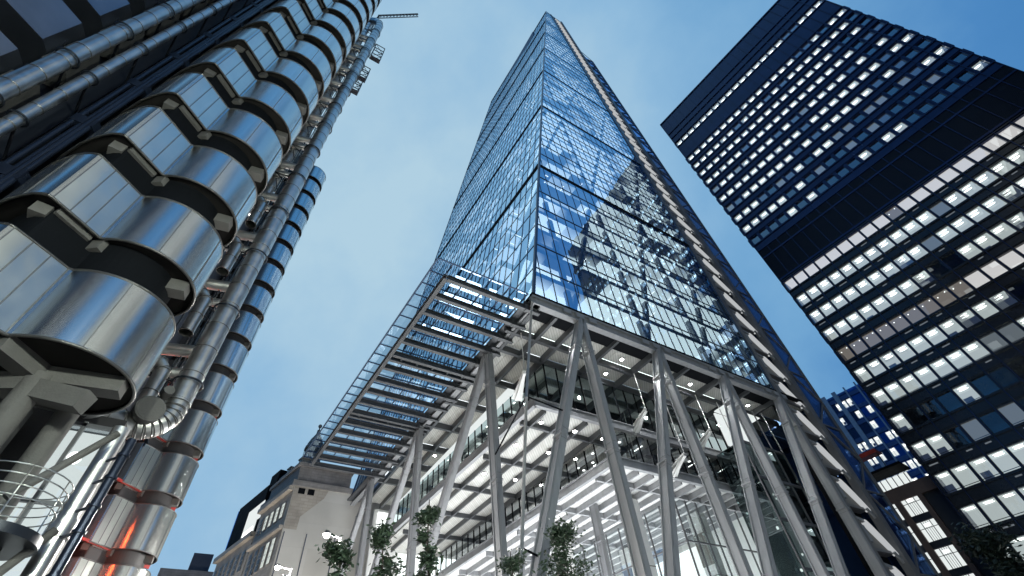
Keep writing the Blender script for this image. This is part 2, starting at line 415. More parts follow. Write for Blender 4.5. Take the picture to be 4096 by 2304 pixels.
# inner core so the plates do not look through to the sky
m = MB()
ca = [(-30.6, ys(31)+8.6, 30.7), (-30.6, 53, 30.7), (-66, 53, 30.7), (-66, ys(31)+7.2, 30.7)]
za = 221; cb = [(-30.6, ys(za)-.9, za), (-30.6, 53, za), (-66, 53, za), (-66, ys(za)-1.4, za)]
m.face(ca[::-1]); m.face(cb)
for i in range(4): m.face([ca[i], ca[(i+1) % 4], cb[(i+1) % 4], cb[i]])
m.build('core_wall', 'core', T)
m = MB(); m.face([(X0, ys(223.9), 223.9), (X0, 58.2, 223.9), (-66.5, 58.2, 223.9), (-66.5, ys(223.9)-1.5, 223.9)])
m.face([(-66.6, 17, 31), (-66.6, 58, 31), (-66.6, 58, 223.8), (-66.6, 50, 223.8)][::-1])
m.build('roof_and_west_wall', 'mull', T)

# ---- stair ladder on the north edge of the east face
m = MB()
m.box(X0-.5, X0+.18, 53.05, 53.75, 0, 223.9)
m.build('ladder_post', 'paintdk', T)
m = MB(); m.box(X0-1.6, X0-1.2, 53.8, 58.6, 0, 223.7); m.build('ladder_back', 'black', T)
m = MB()
m.beam((X0-.1, 58.9, 0), (X0-.1, 58.9, 223.9), .8, .75); m.build('outer_post', 'paintdk', T)
PIT = 4.1
fl = thing_first = None
def flight(z):
    f = MB()
    f.obox((X0-.75, 56.2, z-2.25), (.45, 0, 0), (0, 2.3, 0), (0, 0, .13)); p_ = f.build('stair_landing', 'paintdk', T)
    # lens shaped soffit of the flight, its lamplight put in as glow
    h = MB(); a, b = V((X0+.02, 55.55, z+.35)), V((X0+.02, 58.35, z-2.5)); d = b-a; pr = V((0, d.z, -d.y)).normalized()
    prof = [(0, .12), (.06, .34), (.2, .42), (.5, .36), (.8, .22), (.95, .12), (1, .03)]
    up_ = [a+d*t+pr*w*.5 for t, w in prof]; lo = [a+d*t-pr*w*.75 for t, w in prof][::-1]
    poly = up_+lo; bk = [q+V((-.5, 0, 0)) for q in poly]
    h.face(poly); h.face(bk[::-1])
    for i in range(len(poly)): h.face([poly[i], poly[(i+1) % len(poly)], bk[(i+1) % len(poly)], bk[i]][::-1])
    kid(p_, h.build('glowing_soffit', 'stairlit', p_))
    t_ = MB(); q = [(X0-.42, 54.2, z-2.05), (X0-.42, 58.0, z-2.05), (X0-.42, 55.5, z+.5), (X0-.42, 54.6, z+.5)]
    t_.face(q); t_.face([(x-.06, y, z_) for x, y, z_ in q][::-1]); kid(p_, t_.build('louvre_panel', 'tan', p_))
    w = MB(); w.beam((X0-.2, 53.7, z+.55), (X0-.2, 55.7, z+.3), .3, .28); kid(p_, w.build('stair_bracket', 'paint', p_)); w = MB(); w.beam((X0-.1, 57.9, z-2.3), (X0-.1, 58.7, z-4.2+.9), .22, .22)
    kid(p_, w.build('stair_bracket', 'paint', p_)); w = MB(); w.box(X0-.7, X0-.05, 53.75, 54.9, z-1.7, z-.2)
    kid(p_, w.build('stair_box', 'paint', p_))
    return p_
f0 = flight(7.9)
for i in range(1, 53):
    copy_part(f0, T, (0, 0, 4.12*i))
m = MB(); m.box(-40, X0+.1, 59.3, 63.6, 0, 176); m.build('north_core_glass', 'bluecore', T)
m = MB(); z = 4
while z < 176:
    m.beam((X0+.2, 59.4, z), (X0+.2, 63.6, z+4), .16, .16); m.beam((X0+.2, 63.6, z+4), (X0+.2, 59.4, z+8), .16, .16)
    m.box(X0+.12, X0+.24, 59.4, 63.6, z-.08, z+.08); m.box(X0-.6, X0-.5, 60, 63, z+1.2, z+1.35); z += 8
m.box(X0+.1, X0+.3, 63.45, 63.75, 0, 176); m.box(X0+.1, X0+.3, 59.3, 59.55, 0, 176)
m.box(-39, X0-.8, 59.6, 63.3, 0, 175, 1)
m.build('core_lattice', ['paintdk', 'core'], T)

# ---- base of the tower: edge beam, soffit, columns
m = MB()
m.box(X0-.3, X0+.12, 17.9, 58.3, 30.72, 31.0); m.beam(sp(0, 30.86, -.1), sp(WID, 30.86, -.1), .5, .28)
m.build('base_shadow_gap', 'black', T)
m = MB(); m.ibeam((X0-.15, 17.9, 30.15), (X0-.15, 53, 30.15), .6, 1.05, t=.16)
for y in (23.13, 32.9, 42.8, 52.5):
    for d in (-1.5, 0, 1.5): m.box(X0+.02, X0+.22, y+d-.45, y+d+.45, 30.0, 30.55)
m.ibeam(sp(0, 30.15, -.4), sp(WID, 30.15, -.4), .6, 1.05, t=.16)
m.build('edge_beam', 'paint', T)
m = MB()
for x0, x1 in ((X0-.6, -25.4), (-25.8, -28.0), (-28.4, -33), (-33.4, -38), (-38.4, -43), (-43.4, -48), (-48.4, -53), (-53.4, -58), (-58.4, -66)):
    y = 18.4
    while y < 58:
        m.box(x1, x0, y+.02, y+1.38, 30.22, 30.36); y += 1.4
m.build('soffit_panel', 'panel', T)
m = MB()
for x in (-25.6, -28.2, -33.2, -38.2, -43.2, -48.2, -53.2, -58.2): m.box(x-.17, x+.17, 17.5, 58, 29.5, 30.18)
for y in (18.4, 20.8, 23.2, 28.1, 33.0, 37.9, 42.9, 47.8, 52.7): m.box(-66, X0-.5, y-.15, y+.15, 29.52, 30.2)
m.build('soffit_beam', 'paintmid', T)
m = MB()
for y0, y1 in ((18.6, 22.9), (23.5, 32.6), (33.3, 42.5), (43.2, 52.3)):
    m.box(X0-.62, X0-1.9, y0, y1, 29.9, 30.2)
m.build('soffit_slot', 'black', T)
def legs(p, q, nm='column'):
    c = MB(); c.ibeam(p, q, .55, .85, (1, 0, 0), .1); d = (V(q)-V(p)).normalized()
    # box flanges give the plated look, with splice plates
    c.beam(V(p)+V((.0, 0, 0)), V(q), .36, .95, (1, 0, 0))
    for t in (.12, .42, .74):
        a = V(p)+(V(q)-V(p))*t; c.beam(a, a+d*.12, .66, 1.0, (1, 0, 0))
    a = V(p)+(V(q)-V(p))*.06
    for k in (-.2, 0, .2): c.beam(a+V((.4, k, 0)), a+V((.4, k, 0))+d*.3, .12, .1, (1, 0, 0))
    sv = d.cross(V((1, 0, 0))).normalized()
    for t in (.12, .42, .74):
        a = V(p)+(V(q)-V(p))*t
        for e in (-.35, -.2, .2, .35):
            for k in (-.14, .14): c.obox(a+d*e+sv*k*1.6+V((.505, 0, 0)), V((.02, 0, 0)), sv*.025, d*.025)
        c.beam(a-d*.42, a-d*.40, .40, .99, (1, 0, 0), 1)
        c.beam(a+d*.40, a+d*.42, .40, .99, (1, 0, 0), 1)
    return c.build(nm, ['paint', 'paintdk'], T)
for y in (23.13, 32.9, 42.8, 52.5):
    legs((X0, y, 29.6), (X0, y-.3, 0)); legs((X0, y-.1, 29.6), (X0, y-.1-.367*29.6, 0))
for x in (-29.2, -44.0, -58.2):
    yy = 17.7+(x+29.2)*.0335
    legs((x, yy, 29.6), (x+.6, yy, 0)); legs((x-.2, yy, 29.6), (x-.2-.79*29.6, yy-.5, 0))
for x in (-36.5, -51):
    legs((x, 34, 29.5), (x, 34, 0))
# tilted strut with ties
m = MB(); st = [V((-21.75, 17.95, 30.0)), V((-21.6, 16.0, 19.5)), V((-21.5, 13.0, 0))]
m.path(st, .11); m.tube(st[0]-V((0, .2, 1.2)), st[0]-V((0, .25, 1.35)), .15)
m.build('tilted_strut', 'paint', T)
for z, py in ((19.6, 16.0), (9.9, 14.5)):
    m = MB(); c0 = (-21.6, py, z); m.tube(c0, (X0, 23.1-.367*(29.6-z)-.3, z-.3), .06); m.tube(c0, (-28.9, 17.6, z-.6), .06); m.build('strut_tie', 'black', T)
# downlights on the soffit
def downlight(x, y, z, p=420, vis=True):
    m = MB(); m.tube((x, y, z), (x, y, z-.16), .20, 12, .22, 0); m.tube((x, y, z-.165), (x, y, z-.22), .19, 12, .12, mi=1)
    o_ = m.build('ceiling_light', ['paintdk', 'bulb'], T)
    lamp('ceiling_lamp', 'SPOT', (x, y, z-.3), p*2.2, size=.12, parent=T, spot=radians(150))
for y in (20.9, 30.8, 40.9, 50.9):
    for x in (-24.5, -27.1): downlight(x, y, 30.2)
for x in (-35.5, -41, -50):
    for y in (21.8, 26): downlight(x, y, 30.2, 300)

# ---- galleries hung beneath the soffit
def gallery(zs, ze, ysouth, ygl, lit, cm, gm):
    sl = MB(); sl.box(-66, -28.1, ysouth, 53, zs+.3, ze, 0)
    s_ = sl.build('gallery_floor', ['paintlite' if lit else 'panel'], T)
    b = MB()
    e_ = MB(); e_.ibeam((-28.0, ysouth, zs+.35), (-28.0, 53, zs+.35), .4, .85, t=.1); e_.ibeam((-28.0, ysouth, zs+.35), (-66, ysouth-1, zs+.35), .4, .85, t=.1); e_.build('gallery_edge_beam', 'paint', T)
    y = ysouth+1.3; k = 0
    while y < 52:
        b.box(-65.5, -28.3, y-.09, y+.09, zs-.28, zs+.28); y += (1.9 if lit else 2.4)
    for x in (-31, -38, -45, -52, -59): b.box(x-.13, x+.13, ysouth+.3, 53, zs-.22, zs+.28)
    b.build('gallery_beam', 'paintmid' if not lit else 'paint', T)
    gl = MB(); gl.face([(-28.15, ygl, ze), (-28.15, 53, ze), (-28.15, 53, cm), (-28.15, ygl, cm)])
    gl.face([(-66, ygl-1.2, ze), (-28.15, ygl, ze), (-28.15, ygl, cm), (-66, ygl-1.2, cm)])
    g_ = gl.build('gallery_glass', gm, T)
    mm = MB(); y = ygl
    while y < 53: mm.box(-28.22, -28.08, y-.04, y+.04, ze, cm); y += 1.5
    x = -28.15
    while x > -66: mm.box(x-.04, x+.04, ygl-1.2*(-28.15-x)/37.85-.07, ygl-1.2*(-28.15-x)/37.85+.07, ze, cm); x -= 1.5
    mm.build('gallery_mullion', 'black', g_)
    return s_
gallery(24.2, 25.0, 21.6, 23.4, False, 29.5, 'greeng')
gallery(20.3, 21.0, 29.6, 30.8, True, 24.0, 'clear')
# outrigger brackets with hanger rods
for (y, z, yl) in ((19.6, 24.6, 3), (33.6, 24.6, 0), (42.9, 24.6, 0), (37, 20.7, 0), (46.5, 20.7, 0)):
    m = MB(); tip = V((-25.2, y-.8, z+.6))
    m.face([(-28, y-.5, z-.4), (-28, y+.6, z-.4), tip+V((0, .15, 0)), tip]); m.beam((-28, y, z+.35), tip, .25, .12); m.beam((-28, y, z-.45), tip-V((0, 0, .25)), .25, .12)
    m.tube(tip, (-25.3, y-.6, 29.6), .05, 8)
    m.build('outrigger', 'paintlite', T)
# rooms seen through the gallery glass
m = MB(); m.box(-64, -40, 27, 52, 25.02, 29.4); m.box(-39, -34, 40, 52, 25.02, 29.4)
m.box(-29.6, -29.4, 41, 45, 25.1, 28.2, 1); m.box(-29.6, -29.4, 46.5, 51, 25.1, 28.6, 1)
m.box(-64, -33, 25.6, 26.9, 29.3, 29.4, 2); m.box(-64, -36, 26.7, 26.95, 25.1, 28.9, 2); m.box(-64, -33, 22.2, 23.9, 29.35, 29.42, 2)
for i in range(12): m.box(-34-2.5*i, -33.6-2.5*i, 24.4, 26.6, 29.1, 29.2, 3)
m.build('gallery_room', ['core', 'officewarm', 'officelit', 'oval'], T)
m = MB()
rr = random.Random(3)
for i in range(70):
    x, y = -29-rr.random()*22, 31.5+rr.random()*20
    if rr.random() < .5: m.box(x-.6, x+.6, y-.05, y+.05, 23.8, 23.86, 0)
    else: m.tube((x, y, 23.86), (x, y, 23.8), .16, 8, mi=0)
for i in range(14):
    x = -30-2.6*i; m.box(x-1.0, x+.6, 33.5, 33.7, 21.05, 22.4, 1)
for i in range(8):
    y = 32+2.6*i; m.box(-30.2, -30, y, y+1.2, 21.05, 22+.9*rr.random(), 1)
m.box(-64, -40, 41, 52, 21.02, 23.7, 2)
m.build('gallery_fitout', ['oval', 'tan', 'officelit'], T)
for y in (23.6, 27.5, 31):
    for x in (-30, -34.5, -41): downlight(x, y, 24.25, 130)
# lobby
m = MB(); m.box(-66, -27, 52.6, 53, 0, 29.4); m.box(-66.4, -66, 20, 53, 0, 29.4)
m.build('lobby_wall', 'white', T)
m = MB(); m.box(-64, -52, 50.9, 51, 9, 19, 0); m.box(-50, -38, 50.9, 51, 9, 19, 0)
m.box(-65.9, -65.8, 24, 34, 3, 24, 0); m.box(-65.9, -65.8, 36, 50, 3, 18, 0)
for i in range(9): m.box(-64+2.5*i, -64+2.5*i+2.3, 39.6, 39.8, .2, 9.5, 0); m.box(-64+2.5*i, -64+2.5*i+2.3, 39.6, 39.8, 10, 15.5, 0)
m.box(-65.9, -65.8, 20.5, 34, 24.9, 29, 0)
m.build('self_lit_wall', 'whitelit', T)  # white walls that glow in place of lamplight falling on them
for x, y in ((-33.5, 36), (-33.5, 46), (-45, 36), (-45, 46), (-57, 36), (-57, 46)):
    m = MB(); m.box(x-.7, x+.7, y-.7, y+.7, 0, 20.1); 
    for z in (6, 10, 14): m.box(x-.73, x+.73, y-.73, y+.73, z, z+.08, 1)
    m.box(x-.74, x+.74, y-.74, y-.68, 15, 18, 1)
    m.build('lobby_pillar', ['white', 'tan'], T)
gl = MB(); gl.face([(-31, 40, 0), (-31, 53, 0), (-31, 53, 20), (-31, 40, 20)]); gl.face([(-64, 39, 0), (-31, 40, 0), (-31, 40, 20), (-64, 39, 20)])
g_ = gl.build('lobby_glass', 'clear', T)
m = MB()
for i in range(9): m.box(-31.07, -30.93, 40+1.6*i-.05, 40+1.6*i+.05, 0, 20)
for i in range(16): m.box(-31-2.1*i-.05, -31-2.1*i+.05, 39.9-.064*i, 40.04-.064*i, 0, 20)
for z in (4, 8, 12, 16): m.box(-31.08, -30.92, 40, 53, z-.06, z+.06); m.beam((-31, 40, z), (-64, 39, z), .14, .12)
m.build('lobby_mullion', 'paintdk', g_)
m = MB()
for y, z in ((42, 7.5), (45.3, 7.5), (49, 7.5)):
    m.box(-33.0, -32.9, y, y+1.5, z, z+2.0)
m.build('screen', 'bluescreen', T)
# lift lobby of dark glass at the north east corner
m = MB(); m.box(-27.8, -24.4, 45.5, 52.8, .1, 24.2); m.build('lift_glass', 'greeng', T)
m = MB()
for y in (45.5, 47.3, 49.1, 50.9, 52.8): m.box(-24.42, -24.3, y-.05, y+.05, 0, 29.4)
for z in (4, 8, 12.2, 16.4, 20.4, 24.2): m.box(-24.43, -24.28, 45.5, 52.8, z-.15, z+.1)
m.box(-27.5, -25.5, 46, 52.4, 24.3, 24.5)
m.build('lift_frame', 'paintdk', T)
m = MB(); m.box(-26.2, -26, 45.8, 52.3, 24.6, 28.6); m.box(-26.0, -24.6, 45.8, 52.3, 28.7, 28.8)
m.build('lit_room', 'officelit', T)
m = MB()
for y, z in ((46.3, 6), (48.3, 3.5), (50.2, 8), (51.6, 4)): m.box(-25.6, -25.5, y, y+.14, z, z+4.5); m.tube((-25.4, y+.1, z+4.8), (-25.2, y+.1, z+4.8), .16, 8)
for i in range(26): m.tube((-25.6, 45.8+rr.random()*6.6, 4+rr.random()*19), (-25.5, 46+rr.random()*6.4, 4.02+rr.random()*19), .0, 3)
for i in range(14):
    y, z = 45.9+rr.random()*6.5, 9+rr.random()*14; m.tube((-25.5, y, z), (-25.4, y, z), .09+.06*rr.random(), 8)
m.build('lift_lamp', 'oval', T)

# ---- canopy over the street
def cn(x, v): return 18.1+(x+21.6)*.0335-v     # v metres out from the face
ZC = 29.45
m = MB(); m.face([(-21.2, cn(-21.2, 9.4), ZC+.75), (-56.4, cn(-56.4, 9.4), ZC+.75), (-56.4, cn(-56.4, .9), ZC+.75), (-21.2, cn(-21.2, .9), ZC+.75)])
cg = m.build('canopy_glass', 'canopyg', T)
m = MB()
for v in (9.4, 8.1, 6.3, 4.5, 2.7, .9): m.beam((-21.2, cn(-21.2, v), ZC+.72), (-56.4, cn(-56.4, v), ZC+.72), .09 if v < 9 else .12, .14)
for i in range(25):
    x = -21.2-35.2*i/24; m.beam((x, cn(x, 9.4), ZC+.7), (x, cn(x, .9), ZC+.7), .07, .10)
m.build('canopy_glazing_bar', 'mull', cg)
m = MB(); m.ibeam((-22.2, cn(-22, 8.2), ZC+.1), (-56.6, cn(-56.6, 8.2), ZC+.1), .34, .55, t=.07); m.build('canopy_edge_beam', 'paintmid', T)
for i in range(17):
    x = -22.3-34.2*i/16
    m = MB(); m.ibeam((x, cn(x, 8.0), ZC+.1), (x, cn(x, -.9), ZC+.1), .34, .55, t=.07)
    if i in (5, 10):
        m.ibeam((x-.8, cn(x, 8.0), ZC+.1), (x-.8, cn(x, -.9), ZC+.1), .3, .5, t=.07)
        for j in range(5): m.box(x-.75, x-.05, cn(x, 7-1.6*j)-.07, cn(x, 7-1.6*j)+.07, ZC, ZC+.2)
    m.beam((x, cn(x, .6), ZC+.1), (x, cn(x, .4), ZC+.1), .42, .66)
    m.build('canopy_beam', 'paintmid', T)
m = MB(); m.face([(-22, cn(-22, .7), ZC+.5), (-22, cn(-22, -1), ZC+.5), (-66, cn(-66, -1), ZC+.5), (-66, cn(-66, .7), ZC+.5)])
m.face([(-22, cn(-22, .7), ZC+.6), (-66, cn(-66, .7), ZC+.6), (-66, cn(-66, -1), ZC+.6), (-22, cn(-22, -1), ZC+.6)]); m.build('canopy_soffit', 'paintmid', T)
# area lamps added out of view to brighten the hall, gallery and plaza
lamp('hall_fill_light', 'AREA', (-46, 42, 1.0), 17000, (.95, .985, 1), 30, (pi, 0, 0), T, sy=18)
lamp('hall_fill_light', 'AREA', (-42, 26, .6), 8500, (.95, .985, 1), 34, (pi, 0, 0), T, sy=8)
lamp('gallery_fill_light', 'AREA', (-50, 24, 25.3), 900, (.95, .985, 1), 26, (pi, 0, 0), T, sy=3)  # added light for the gallery, without a fitting
lamp('plaza_fill_light', 'AREA', (-14, 30, .4), 800, (.95, .985, 1), 5, (pi, radians(-25), 0), T, sy=40)  # added to brighten the legs and trees from the street side
lamp('plaza_fill_light', 'AREA', (-13, 9, .4), 130, (.95, .985, 1), 4, (pi, radians(-30), 0), T, sy=14)

# ================================================================ black office tower on the right
A5 = radians(5.3); P1 = V((-17.61, 68.39, 0)); U = V((cos(A5), sin(A5), 0)); NB = V((-sin(A5), cos(A5), 0)); OW = 38.6
B = thing('office_tower', 'black slab office tower with long rows of square lit windows and dark louvre band', 'tower', P1)
def bp(u, d, z): return P1+U*u+NB*d+V((0, 0, z))
NC = 21; CP = OW/NC
ROWS = [105.6]+[97.7-3.6*i for i in range(10)]+[53.2-3.65*i for i in range(14)]
def hh(z): return .95 if z > 62 else 1.05
fc = MB()
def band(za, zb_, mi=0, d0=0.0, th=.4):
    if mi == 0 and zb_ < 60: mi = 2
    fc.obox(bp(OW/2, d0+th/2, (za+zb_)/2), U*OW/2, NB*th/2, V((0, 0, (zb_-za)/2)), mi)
edges = []
prev = 118.0
for z in ROWS:
    band(z+hh(z), prev, 1 if (prev < 64 and prev-z > 6) else 0); prev = z-hh(z)
band(0, prev)
for z in ROWS:
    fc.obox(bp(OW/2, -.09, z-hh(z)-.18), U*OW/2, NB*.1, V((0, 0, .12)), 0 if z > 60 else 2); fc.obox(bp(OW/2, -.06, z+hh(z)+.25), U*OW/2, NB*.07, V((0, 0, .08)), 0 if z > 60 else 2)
for i in range(NC+1):
    for z in ROWS:
        ww = .26 if 62 < z < 100 else .15
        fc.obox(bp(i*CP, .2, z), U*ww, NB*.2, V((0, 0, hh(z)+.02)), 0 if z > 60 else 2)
    fc.obox(bp(i*CP, -.09, 59), U*.05, NB*.1, V((0, 0, 58.9)))
for z in (117.8, 111.5, 109.2, 62.6, 54.9, 60.6):
    fc.obox(bp(OW/2, -.12, z), U*OW/2, NB*.09, V((0, 0, .16)))
for i in range(40):
    z = 54.9+.19*i; fc.obox(bp(OW/2, -.03, z), U*OW/2, NB*.05, V((0, 0, .03)), 1)
fc.obox(bp(OW/2, 2.6+17.5, 59), U*OW/2, NB*17.4, V((0, 0, 58.9)), 1)
fc.obox(bp(.15, 10, 59), U*.15, NB*9.6, V((0, 0, 58.98))); fc.obox(bp(OW-.15, 10, 59), U*.15, NB*9.6, V((0, 0, 58.98)))
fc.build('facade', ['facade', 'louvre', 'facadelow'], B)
def winmesh(kind, tall):
    """recessed window: pane, and the room behind it with its ceiling and lamps"""
    w = MB(); a = CP/2-.13; h = .95 if not tall else 1.05; d = 2.4
    cl = {'lit': 1, 'lit2': 1, 'half': 1, 'blind': 4, 'dim': 3, 'dark': 2, 'warm': 5, 'warmdim': 7}[kind]
    # mats 0 pane 1 lit ceiling 2 dark 3 dim 4 blind 5 warm 6 oval 7 dim warm 8 lit wall
    wall = {'lit': 8, 'lit2': 8, 'half': 3, 'blind': 4, 'dim': 2, 'dark': 2, 'warm': 5, 'warmdim': 7}[kind]
    w.face([(-a, .38, h), (-a, d, h), (a, d, h), (a, .38, h)][::-1], cl)
    w.face([(-a, d, -h), (a, d, -h), (a, d, h), (-a, d, h)], wall)
    w.face([(-a, .38, -h), (-a, d, -h), (-a, d, h), (-a, .38, h)], wall); w.face([(a, d, -h), (a, .38, -h), (a, .38, h), (a, d, h)], wall)
    if kind in ('lit', 'lit2', 'half'):
        for yy in ((.85, 1.5) if tall else (1.0,)):
            i = len(w.v); n_ = 14
            for k in range(n_): w.v.append(((.50*cos(2*pi*k/n_))*(.8 if kind == 'half' else 1), yy+.20*sin(2*pi*k/n_), h-.03))
            w.f.append([i+k for k in range(n_)][::-1]); w.m.append(6); w.sm.append(False)
    if kind in ('half', 'blind'):
        k = -.1 if kind == 'half' else -h
        for j in range(9 if kind == 'blind' else 5):
            x = -a+(j+.5)*2*a/(9 if kind == 'blind' else 10); w.box(x-.045, x+.045, .46, .48, -h, h, 4)
    if kind in ('warmdim', 'dark'):
        w.box(-.5, -.4, 1.1, 1.2, h-.1, h-.03, 6 if kind == 'warmdim' else 2)
        if kind == 'warmdim': w.box(.45, .55, .7, .8, h-.1, h-.03, 6)
    if kind == 'lit2': w.box(-a, .1, 1.7, 1.8, -h, h-.9, 3)
    w.box(-a, a, .40, .44, -h+.22, -h+.28, 2)
    w.face([(-a, .3, -h), (a, .3, -h), (a, .3, h), (-a, .3, h)], 0)
    return w
WM = ['clear', 'towerlit', 'darkpane', 'officedim', 'blind', 'officewarm', 'oval', 'officewarmdim', 'officeshelf']
M['officewarmdim'] = emi('warm_dim_office', (.9, .78, .70), .22)
KN = ['lit', 'lit2', 'half', 'blind', 'dim', 'dark', 'warm', 'warmdim']
VAR = {(k, t): winmesh(k, t) for k in KN for t in (0, 1)}
wr = random.Random(11)
def pick(ri, ci):
    z = ROWS[ri]; q = wr.random()
    if ri == 0: return 'lit' if q < .95 else 'dim'
    if z > 66:
        if ri >= 8: return 'lit' if (ci < 4 and q < .8) else ('dark' if q < .5 else ('blind' if q < .72 else ('lit' if q < .9 else 'dim')))
        if ci > 17: return 'lit' if q < .4 else ('dim' if q < .7 else 'dark')
        return 'lit' if q < .80 else ('half' if q < .86 else ('blind' if q < .91 else 'dim'))
    if z > 60: return 'lit' if q < .4 and ci > 3 else 'dark'
    if abs(z-53.2) < .1: return 'warm' if q < .88 else 'warmdim'
    if abs(z-38.6) < .1: return 'warmdim' if ci < 9 or q < .3 else 'warm'
    if abs(z-27.65) < .1 or abs(z-24) < .1: return 'dark' if q < .62 else ('lit2' if q < .8 else 'blind')
    if z < 12: return 'dark' if q < .75 else 'dim'
    return 'lit' if q < .78 else ('lit2' if q < .85 else ('half' if q < .91 else ('blind' if q < .96 else 'dark')))
rot = Matrix.Rotation(A5, 3, 'Z')
many = MB(); many2 = MB()
proto = {}
for ri, z in enumerate(ROWS):
    for ci in range(NC):
        kd = pick(ri, ci); t = 0 if z > 62 else 1
        c = bp((ci+.5)*CP, 0, z)
        if 12 < z <= 42.3 and ci < 12:
            if (kd, t) not in proto:
                ob = VAR[(kd, t)].build('window', WM); proto[(kd, t)] = ob
            else:
                ob = proto[(kd, t)].copy(); S.collection.objects.link(ob)
            ob.parent = B; ob.location = c-P1; ob.rotation_euler = (0, 0, A5)
        else:
            w = VAR[(kd, t)]; i = len(many.v)
            many.v += [tuple(rot @ V(v)+c) for v in w.v]; many.f += [[q+i for q in f] for f in w.f]; many.m += w.m; many.sm += w.sm
ob = many.build('window', WM, B); ob['kind'] = 'stuff'
# light glints on the sills of the lower storeys
m = MB(); 
for z in ROWS[11:]:
    for ci in range(NC):
        if wr.random() < .5: 
            c = bp((ci+.5)*CP, .28, z-1.0-.02-.55); u2 = .25+.3*wr.random()
            m.obox(bp((ci+.5)*CP+.1, -.005, z-1.62), U*u2, NB*.01, V((0, 0, .07)))
m.build('spandrel_slot_light', 'blind', B)['kind'] = 'stuff'

# ================================================================ far blue office tower
c0 = V((-49.5, 140, 0)); a6 = radians(8); U6 = V((cos(a6), sin(a6), 0)); N6 = V((-sin(a6), cos(a6), 0))
FB = thing('office_tower', 'distant blue glass office block with pale fins, seen between the two tall towers', 'tower', c0)
def fp(u, d, z): return c0+U6*u+N6*d+V((0, 0, z))
m = MB(); m.obox(fp(20, 10, 34.5), U6*20, N6*9.8, V((0, 0, 34.5))); m.build('glass_wall', 'facadeblue' if 'facadeblue' in M else 'bluecore', FB)
M['fin'] = pbr('pale_fin', (.30, .38, .52), .5)
M['bluewall'] = pbr('blue_wall', (.09, .15, .33), .25, .2)
m = MB(); m.obox(fp(20, 10.2, 34.3), U6*19.7, N6*9.7, V((0, 0, 34.3))); m.build('inner_wall', 'bluewall', FB)
m = MB()
for i in range(11):
    w_ = .55 if i % 4 == 1 or i % 4 == 2 else .18
    m.obox(fp(.2+3.0*i, -.1, 34.9), U6*w_, N6*.25, V((0, 0, 34.9)))
for j in range(18): m.obox(fp(20, .0, 3.85*j+1.9), U6*20, N6*.12, V((0, 0, .5)), 1)
m.build('fin', ['fin', 'bluewall'], FB)
rr = random.Random(5); w0 = None
wb = MB(); wb.box(-.62, .62, -.06, .0, -.95, .95, 0); wb.box(-.3, .3, -.09, -.05, .3, .7, 1); wb.box(-.03, .03, -.09, -.05, -.95, .95, 2)
wb2 = MB(); wb2.box(-.62, .62, -.06, .0, -.95, .95, 0); wb2.box(-.5, .0, -.09, -.05, .1, .5, 1); wb2.box(.1, .62, -.09, -.05, -.95, -.3, 2)
pr = []
for j in range(3, 15):
    for i in range(11):
        if len(pr) > 98 or rr.random() < (.12 if j < 12 else .75): continue
        if not pr: ob = wb.build('window', ['officelit', 'oval', 'bluewall'])
        elif len(pr) == 1: ob = wb2.build('window', ['officelit', 'oval', 'bluewall'])
        else: ob = pr[(i*7+j) % 2].copy(); S.collection.objects.link(ob)
        ob.parent = FB; ob.location = fp(.9+1.5*i+.12*(i % 2), -.02, 3.85*j+11.6)-c0; ob.rotation_euler = (0, 0, a6); pr.append(ob)

# ================================================================ brown framed block below it
c1 = V((-27.2, 77.5, 0)); a7 = radians(6); U7 = V((cos(a7), sin(a7), 0)); N7 = V((-sin(a7), cos(a7), 0))
BR = thing('brown_building', 'low brown framed building with gridded lit windows and a red roof canopy', 'building', c1)
def rp7(u, d, z): return c1+U7*u+N7*d+V((0, 0, z))
m = MB()
m.obox(rp7(4.5, 5.3, 11.5), U7*4.4, N7*4.9, V((0, 0, 11.5)), 1)
m.obox(rp7(4.6, .2, 23.6), U7*4.6, N7*.4, V((0, 0, .8)))
for u_, w_ in ((1.95, .38), (4.75, .3)): m.obox(rp7(u_, .2, 11.4), U7*w_, N7*.4, V((0, 0, 11.4)))
for j in range(7): m.obox(rp7(2.35+1.0, .2, 20.45-3.05*j), U7*1.06, N7*.2, V((0, 0, .38)), 1)
m.build('wall', ['brown', 'blackwall'], BR)
wq = MB(); wq.box(-1.02, 1.02, .08, .14, -1.1, 1.1, 0)
for x in (-.5, .5): wq.box(x-.04, x+.04, .02, .1, -1.1, 1.1, 1)
for x in (-.25, 0.0, .25): wq.box(x-.02, x+.02, .04, .1, -1.1, 1.1, 1)
wq.box(-1.02, 1.02, .02, .1, .3, .36, 1); wq.box(-.3, .3, .0, .06, .5, .8, 2)
wq0 = None
for j in range(7):
    for u_, sc in ((3.38, 1), (.55, .95)):
        if wq0 is None: ob = wq0 = wq.build('window', ['officelit', 'blackwall', 'oval'])
        else: ob = wq0.copy(); S.collection.objects.link(ob)
        ob.parent = BR; ob.location = rp7(u_, .05, 21.95-3.05*j)-c1; ob.rotation_euler = (0, 0, a7); ob.scale = (sc, 1, 1)
m = MB(); m.obox(rp7(2.2, 1.2, 26.9), U7*3.0, N7*1.8, V((0, 0, .16))); m.build('dark_roof_slab', 'black', BR)
m = MB(); m.obox(rp7(2.3, 2.6, 25.6), U7*2.3, N7*.1, V((0, 0, .9))); m.build('roof_glazing', 'officelit', BR)
m = MB()
for i in range(6): m.obox(rp7(.3+.8*i, 2.45, 25.6), U7*.05, N7*.06, V((0, 0, .9)))
for u_ in (.2, 3.2): m.obox(rp7(u_, 1.2, 28.3), U7*.05, N7*.05, V((0, 0, 1.3)))
m.build('roof_post', 'blackwall', BR)
